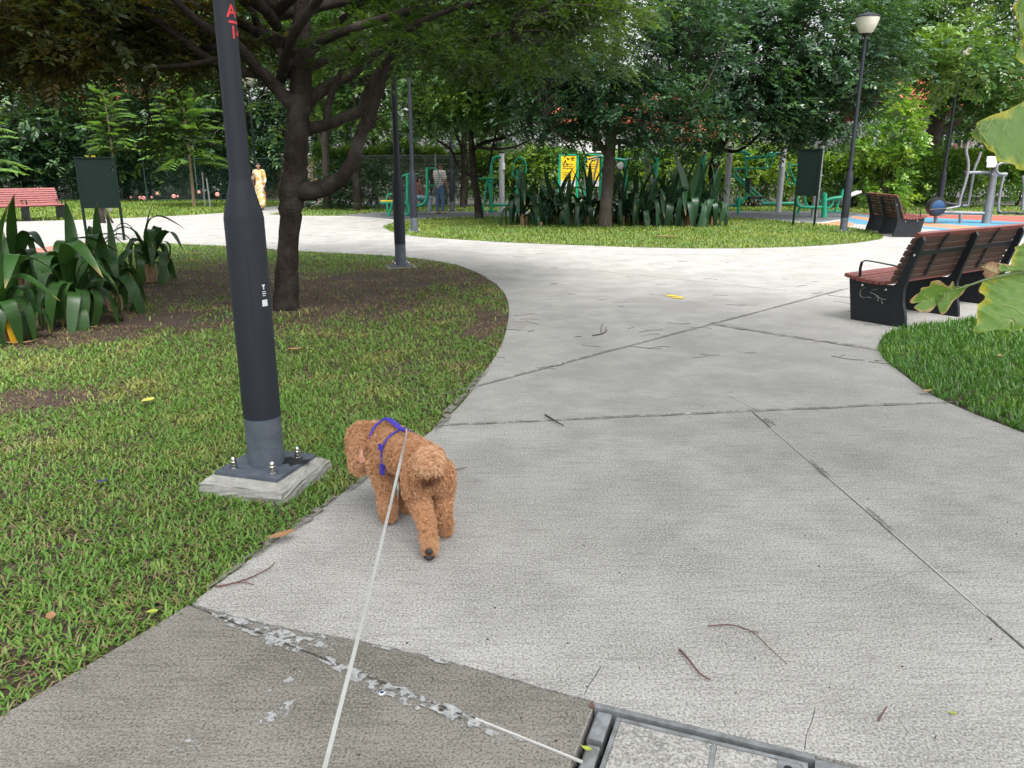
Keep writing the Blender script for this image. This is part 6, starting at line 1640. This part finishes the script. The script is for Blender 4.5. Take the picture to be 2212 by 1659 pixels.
def furmat():
    m, nt, b = _nt('poodle_fur')
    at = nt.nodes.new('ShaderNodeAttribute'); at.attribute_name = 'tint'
    hi = nt.nodes.new('ShaderNodeHairInfo')
    n = noisetex(nt, pos(nt), 34, 3); nb = noisetex(nt, pos(nt), 9, 3)
    col = mixc(nt, hi.outputs['Random'], (.58, .315, .16), (.74, .47, .28)); col = mixc(nt, ramp(nt, n, .38, .66, 0, .3), col, (.42, .205, .095)); col = mixc(nt, ramp(nt, nb, .42, .64, 0, .55), col, (.74, .48, .30))
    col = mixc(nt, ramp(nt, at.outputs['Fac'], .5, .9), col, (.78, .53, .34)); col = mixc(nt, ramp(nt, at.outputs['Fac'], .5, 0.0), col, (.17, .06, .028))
    nt.links.new(col, b.inputs['Base Color']); b.inputs['Roughness'].default_value = .65; b.inputs['Specular IOR Level'].default_value = .25
    t = nt.nodes.new('ShaderNodeBsdfTranslucent'); nt.links.new(col, t.inputs['Color']); mx = nt.nodes.new('ShaderNodeMixShader'); mx.inputs[0].default_value = .3
    nt.links.new(b.outputs[0], mx.inputs[1]); nt.links.new(t.outputs[0], mx.inputs[2]); nt.links.new(mx.outputs[0], nt.nodes['Material Output'].inputs['Surface'])
    return m
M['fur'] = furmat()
def fur(me, n, lenf, tintf, seed, name, par, nclump, rad=.00075, amp=.0038):
    r = np.random.default_rng(seed)
    me.calc_loop_triangles(); nt_ = len(me.loop_triangles)
    vi = np.empty(nt_ * 3, np.int32); me.loop_triangles.foreach_get('vertices', vi); vi = vi.reshape(-1, 3)
    co = np.empty(len(me.vertices) * 3, np.float32); me.vertices.foreach_get('co', co); co = co.reshape(-1, 3).astype(float)
    no = np.empty(len(me.vertices) * 3, np.float32); me.vertices.foreach_get('normal', no); no = no.reshape(-1, 3).astype(float)
    a, b_, c = co[vi[:, 0]], co[vi[:, 1]], co[vi[:, 2]]; ar = np.linalg.norm(np.cross(b_ - a, c - a), axis=1); pr = ar / ar.sum()
    def samp(k):
        t = r.choice(nt_, k, p=pr); u = r.uniform(0, 1, (k, 2)); fl = u.sum(1) > 1; u[fl] = 1 - u[fl]
        w = np.stack([1 - u.sum(1), u[:, 0], u[:, 1]], 1)[..., None]
        return (co[vi[t]] * w).sum(1), unit((no[vi[t]] * w).sum(1))
    P, N = samp(n); CP, CN = samp(nclump)
    ci = np.empty(n, int)
    for s in range(0, n, 4000):
        ci[s:s + 4000] = ((P[s:s + 4000, None, :] - CP[None]) ** 2).sum(2).argmin(1)
    def dirs(p, nn, k): return unit(nn * .95 + np.array([0, 0, -.42]) + np.array([.10, -.15, 0]) + r.normal(0, .16, (k, 3)))
    Dc = dirs(CP, CN, nclump); Lc = lenf(CP) * r.uniform(.75, 1.3, nclump)
    D = dirs(P, N, n); Ln = lenf(P) * r.uniform(.8, 1.2, n)
    K = 8; t = np.linspace(0, 1, K)
    pts = P[:, None, :] + D[:, None, :] * (Ln[:, None] * t)[..., None]
    tgt = CP[ci][:, None, :] + Dc[ci][:, None, :] * (Lc[ci][:, None] * t)[..., None]
    pull = (t[None] ** 1.3 * np.where(r.uniform(0, 1, n) < .12, .15, .66)[:, None])[..., None]
    pts = pts * (1 - pull) + tgt * pull
    ph = (r.uniform(0, 6.28, nclump)[ci] + r.normal(0, .5, n))[:, None] + (r.uniform(6, 11, nclump)[ci])[:, None] * t[None]
    sgn = np.where(r.uniform(0, 1, nclump) < .5, 1, -1)[ci][:, None]
    e1 = unit(np.cross(Dc, np.array([.3, .5, .8]))); e2 = np.cross(Dc, e1)
    am = amp * np.minimum(1, t * 2.2)[None]
    pts += e1[ci][:, None, :] * (am * np.cos(ph))[..., None] + e2[ci][:, None, :] * (am * sgn * np.sin(ph))[..., None]
    pts[..., 2] = np.maximum(pts[..., 2], .0015)
    hc_ = bpy.data.hair_curves.new(name); hc_.add_curves([K] * n)
    hc_.attributes['position'].data.foreach_set('vector', pts.astype(np.float32).ravel())
    ra = hc_.attributes.get('radius') or hc_.attributes.new('radius', 'FLOAT', 'POINT')
    ra.data.foreach_set('value', np.tile(rad * (1 - .55 * t), n).astype(np.float32))
    ti = hc_.attributes.new('tint', 'FLOAT', 'CURVE'); ti.data.foreach_set('value', tintf(P).astype(np.float32))
    hc_.materials.append(M['fur'])
    return link(name, hc_, par)
tail_c = np.array([-.326, 2.832, .388]); anus = np.array([-.328, 2.835, .305])
def lenf(p):
    l = np.full(len(p), .024)
    l = np.where(p[:, 2] < .22, .017, l); l = np.where(p[:, 2] < .05, .012, l)
    l = np.where(np.linalg.norm(p - np.array(hd_c), axis=1) < .1, .030, l); l = np.where(np.linalg.norm(p - tail_c, axis=1) < .060, .027, l)
    return l
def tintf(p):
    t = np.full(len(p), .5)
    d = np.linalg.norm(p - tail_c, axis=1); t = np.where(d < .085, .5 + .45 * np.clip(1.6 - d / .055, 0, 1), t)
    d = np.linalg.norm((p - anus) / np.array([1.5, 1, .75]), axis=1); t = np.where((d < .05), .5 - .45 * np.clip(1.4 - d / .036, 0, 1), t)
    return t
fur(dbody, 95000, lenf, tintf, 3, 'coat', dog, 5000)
fur(earm, 5000, lambda p: np.full(len(p), .026), lambda p: np.full(len(p), .62), 4, 'ear_fur', dog, 400)
# paw pads of the trailing hind foot
M['padm'] = mat('paw_pad', (.018, .015, .015), .5)
pc = Vector((-.325, 2.735, .030))
for dx, dz, r_ in ((0, .022, .014), (-.013, -.002, .008), (-.004, -.008, .0085), (.006, -.008, .0085), (.014, -.001, .007)):
    MB().ball(pc + Vector((dx, -.012, dz)), r_, 10, 6, (1.15, .7, 1)).build('paw_pad', M['padm'], dog)
MB().ball(hd_c + Vector((-.075, .105, -.075)), .012, 10, 6).build('nose', M['padm'], dog)
# harness: girth strap, neck strap, back strap, buckles
M['blue'] = mat('harness_blue', (.055, .040, .42), .55, scale=30)
har = MB()
def ring(c, ax, upv, rx, rz, w, name, n=30, m='blue'):
    ax = Vector(ax).normalized(); s = ax.cross(Vector(upv)).normalized(); u = s.cross(ax)
    P = [Vector(c) + s * rx * math.cos(2 * math.pi * i / n) + u * rz * math.sin(2 * math.pi * i / n) for i in range(n + 1)]
    return MB().ribbon(P, [w] * (n + 1), [ax] * (n + 1), .0012).build(name, M[m], dog)
gc = hips.lerp(shou, .62)
ring(gc, FW, (0, 0, 1), .099, .101, .013, 'girth_strap')
ring(shou + FW * .035 + Vector((0, 0, .03)), FW + Vector((-.25, 0, .15)), (0, 0, 1), .087, .091, .012, 'neck_strap')
top0 = gc + Vector((0, 0, .106)); top1 = shou + FW * .03 + Vector((0, 0, .125))
MB().ribbon([top0 - FW * .03, top0, top0.lerp(top1, .5) + Vector((0, 0, .004)), top1], [.024] * 4, [SD] * 4, .0015).build('back_strap', M['blue'], dog, False)
MB().box(top0 - FW * .022 + Vector((0, 0, .004)), (.028, .040, .006), Matrix((SD, FW, SD.cross(FW))).transposed()).build('back_tab', M['blue'], dog, False)
bk = gc - SD * .101 + Vector((0, 0, .045))
MB().box(bk, (.010, .020, .026), Matrix((SD, FW, SD.cross(FW))).transposed()).build('side_buckle', M['blue'], dog, False)
MB().box(gc - SD * .098 + Vector((0, 0, -.055)), (.012, .020, .045), Matrix((SD, FW, SD.cross(FW))).transposed()).build('side_buckle', M['blue'], dog, False)
clip = top0 - FW * .045 + Vector((0, 0, .008))
MB().tube(spl([tuple(clip + FW * .01), tuple(clip + SD * .006), tuple(clip - FW * .012), tuple(clip - SD * .006), tuple(clip + FW * .01)], 4), .0016, 6).build('leash_ring', M['steel'], dog)
# leash: flat white webbing from the harness towards the walker's hand
M['leash'] = mat('leash_white', (.36, .37, .36), .6, scale=60, var=.06)
L0 = clip - FW * .012; L1_ = W(697, 1675, 1.25)
P = []
for i in range(25):
    t = i / 24; q = L0.lerp(L1_, t); q.z -= .02 * math.sin(math.pi * t); P.append(q)
dl = (L1_ - L0).normalized()
sides = []
for i in range(25):
    a = .35 + 1.15 * math.sin(i * .42 + 1.0) * (1 - i / 30)
    s0 = dl.cross(Vector((0, 0, 1))).normalized(); n0 = s0.cross(dl); sides.append(s0 * math.cos(a) + n0 * math.sin(a))
leash = thing('dog_leash', 'flat white webbing leash running from the poodle\'s harness', 'leash', L0)
P += [Vector((-.36, 1.0, .50)), Vector((-.33, .75, .66)), Vector((-.30, .5, .85)), Vector((-.28, .35, .98))]; sides += [sides[-1]] * 4
MB().ribbon(P, [.0112 - .0022 * i / 28 for i in range(29)], sides, .0008).build('webbing', M['leash'], leash, True)
MB().tube([L0 + FW * .008, L0 - FW * .016], .0035, 8).build('snap_clip', M['steel'], leash)
M['leashpink'] = mat('leash_stitch', (.55, .36, .34), .7)
MB().ribbon([P[0], P[0].lerp(P[1], .5)], [.016, .016], [sides[0], sides[0]], .0016).build('stitched_end', M['leashpink'], leash, False)

# ================================================================== LITTER: twigs and fallen leaves
M['twig'] = mat('twig_red_brown', (.13, .06, .05), .8, scale=40)
M['twig_d'] = mat('twig_dark', (.055, .04, .034), .85, scale=40)
def twig(label, px, r, m='twig', fork=None, z=.004, name='twig'):
    P = [G(u, v, z + r) + Vector((0, 0, .004 * (i % 2))) for i, (u, v) in enumerate(px)]
    P = [Vector(q) for q in spl([tuple(p) for p in P], 5)]
    n = len(P); t = thing(name, label, 'twig', P[0])
    MB().tube(P, [r * (1 - .55 * i / n) for i in range(n)], 6, True, .12, int(px[0][0])).build('stick', M[m], t)
    for f in fork or ():
        Q = [G(u, v, z + r * .6) for u, v in f]; MB().tube(spl([tuple(q) for q in Q], 3), r * .5, 5).build('side_twig', M[m], t)
twig('thin branching twig at the lawn edge near the slab corner', [(465, 1267), (500, 1263), (540, 1248), (580, 1230), (594, 1215)], .0035, fork=[[(512, 1259), (530, 1258), (548, 1263)]])
twig('short straight reddish twig on the near concrete', [(1468, 1403), (1490, 1430), (1512, 1455), (1535, 1471)], .004)
twig('long curved hair-thin twig right of the short reddish twig', [(1530, 1352), (1580, 1352), (1625, 1365), (1655, 1395), (1700, 1434)], .0022, fork=[[(1600, 1356), (1620, 1362), (1640, 1366)]])
twig('dark stubby twig lying across the path joint', [(1178, 896), (1195, 908), (1217, 919)], .006, 'twig_d')
twig('small reddish twig right of the poodle', [(982, 1016), (995, 1014), (1007, 1010)], .003)
twig('curled leaf stalk upright on the path beside the big lawn', [(1280, 725), (1300, 722), (1312, 714)], .006, 'twig_d', fork=[[(1300, 722), (1298, 712), (1302, 700)], [(1308, 716), (1310, 706)]])
twig('faint twig below the manhole corner crack', [(1898, 1556), (1905, 1545), (1916, 1526)], .003)
twig('short dark twig on the lawn left of the leash', [(592, 1085), (600, 1098), (610, 1118)], .006, 'twig_d', z=.03)
rr = random.Random(9)
tl = thing('scattered_twigs', 'fine dry twigs and bits scattered over the middle of the path', 'twigs', (0, 9, 0), kind='stuff')
sm = MB()
for i in range(90):
    v = rr.uniform(545, 800); u = rr.uniform(1000, 1900)
    if i > 68: v = rr.uniform(480, 545); u = rr.uniform(450, 830)
    p = G(u, v)
    if inside(L1, [p.x], [p.y])[0] or inside(L2, [p.x], [p.y])[0] or inside(L3, [p.x], [p.y])[0]: continue
    a = rr.uniform(-.7, .7) + (math.pi if rr.random() < .5 else 0); ln = rr.uniform(.06, .28)
    q = [Vector((p.x + math.cos(a) * ln * t, p.y + math.sin(a) * ln * t + .2 * ln * math.sin(3 * t + i), .006)) for t in (0, .33, .66, 1)]
    sm.tube(q, rr.uniform(.0012, .0022), 4, False)
o = sm.build('twig_bits', M['twig_d'], tl)
bits = thing('path_specks', 'tiny leaf scraps and grit scattered on the near concrete', 'litter', (0, 3, 0), kind='stuff')
sp = MB()
for i in range(70):
    p = G(rr.uniform(500, 2200), rr.uniform(760, 1650))
    if inside(L1, [p.x], [p.y])[0] or inside(L3, [p.x], [p.y])[0] or inside(MH, [p.x], [p.y])[0]: continue
    s = rr.uniform(.0015, .004); a = rr.uniform(0, 3.14)
    sp.box((p.x, p.y, .003), (s * 2, s, .003), Matrix.Rotation(a, 3, 'Z'))
sp.build('specks', M['twig_d'], bits, False)
M['leaf_y'] = mat('fallen_yellow', (.52, .50, .10), .6, scale=30); M['leaf_b'] = mat('fallen_brown', (.34, .20, .10), .75, scale=22, c2=(.25, .13, .06)); M['leaf_p'] = mat('petal_purple', (.06, .03, .20), .6); M['leaf_g'] = mat('fallen_green', (.32, .38, .04), .5)
def fallen(label, u, v, ln, wd, ang, m, z=.006, curl=.3, name='fallen_leaf', tilt=0.0):
    c = G(u, v, z); n = 8; vs, fs = [], []
    for i in range(n + 1):
        t = i / n; w = wd * math.sin(math.pi * min(1, t * .92 + .04)) ** .8 * .5 + .0006; x = (t - .5) * ln; zz = curl * ln * (2 * t - 1) ** 2 * .35 + .002 + tilt * x
        for s, k in ((1, 1), (0, 0), (-1, 1)): vs.append(Vector((x, s * w, zz + k * w * .35)))
    for i in range(n):
        fs += [(3 * i, 3 * i + 1, 3 * i + 4, 3 * i + 3), (3 * i + 1, 3 * i + 2, 3 * i + 5, 3 * i + 4)]
    Rz = Matrix.Rotation(ang, 3, 'Z'); zmin = min(q.z for q in vs)
    vs = [Rz @ q + c - Vector((0, 0, zmin)) for q in vs]
    t_ = thing(name, label, 'leaf', c); MB().add(vs, fs).build('blade', M[m], t_)
    tip = Rz @ Vector((-.5 * ln, 0, 0)) + c; MB().tube([tip + Vector((0, 0, .003)), tip + Rz @ Vector((-.2 * ln, .02 * ln, .004))], .0012, 5).build('stalk', M[m], t_)
fallen('large tan dry leaf at the lawn edge left of the leash', 608, 1158, .115, .045, R(38), 'leaf_b', .028)
fallen('pale yellow leaf in the grass left of the lamp post', 320, 866, .10, .062, R(70), 'leaf_y', .03)
fallen('small purple petal in the worn grass', 221, 1040, .05, .022, R(35), 'leaf_p', .03)
fallen('bright yellow green leaf in the grass by slab corner', 330, 1322, .035, .022, R(10), 'leaf_g', .03)
fallen('brown leaf half buried in the grass near slab corner', 110, 1332, .05, .03, R(120), 'leaf_b', .03)
fallen('orange brown leaf on the lawn right of the lamp post', 638, 755, .12, .06, R(20), 'leaf_b', .03)
fallen('long brown dry leaf on the oval lawn near the front edge', 1438, 512, .55, .12, R(0), 'leaf_b', .03, .1)
fallen('tiny yellow green leaf lying on the steel drain frame', 1268, 1618, .028, .014, R(-30), 'leaf_g', .003)
fallen('reddish scrap at the corner of the drain frame', 1279, 1526, .03, .012, R(100), 'twig', .003)
fallen('tiny yellow green leaf on concrete right of the drain', 2058, 1541, .022, .010, R(-15), 'leaf_g', .003)
fallen('pale curled leaf at the tip of the right lawn', 2000, 846, .09, .04, R(15), 'dry', .02, .5)
fallen('dark dry leaf on the path beside the right lawn tip', 1895, 780, .045, .02, R(160), 'twig_d', .003, .4)
fallen('tan leaf on the right lawn behind the bench foot', 2160, 770, .08, .035, R(60), 'leaf_b', .05, .4)
fallen('dry brown strap of leaf on soil by the compact lily', 300, 612, .45, .07, R(10), 'dry', .003, .2)
fallen('dry tan leaf under the largest near lily', 190, 708, .35, .06, R(-20), 'dry', .003, .3)
fallen('curled tan leaf at the foot of the leftmost lily', 40, 742, .35, .05, R(10), 'dry', .003, .3)
fallen('pale dry leaf beside the left end of the oval bed', 1110, 490, .6, .1, R(10), 'dry', .02, .2)
# small blue bottle cap on the old slab
cp = G(825, 1499); cpo = thing('bottle_cap', 'small blue and white bottle cap on the stained slab', 'bottle cap', cp)
MB().lathe([(.009, .0006), (.0095, .004), (.008, .006)], 14, cp).build('cap_shell', M['white'], cpo); MB().lathe([(.0065, .0061), (.006, .0066)], 12, cp).build('cap_print', M['blueplastic'], cpo)
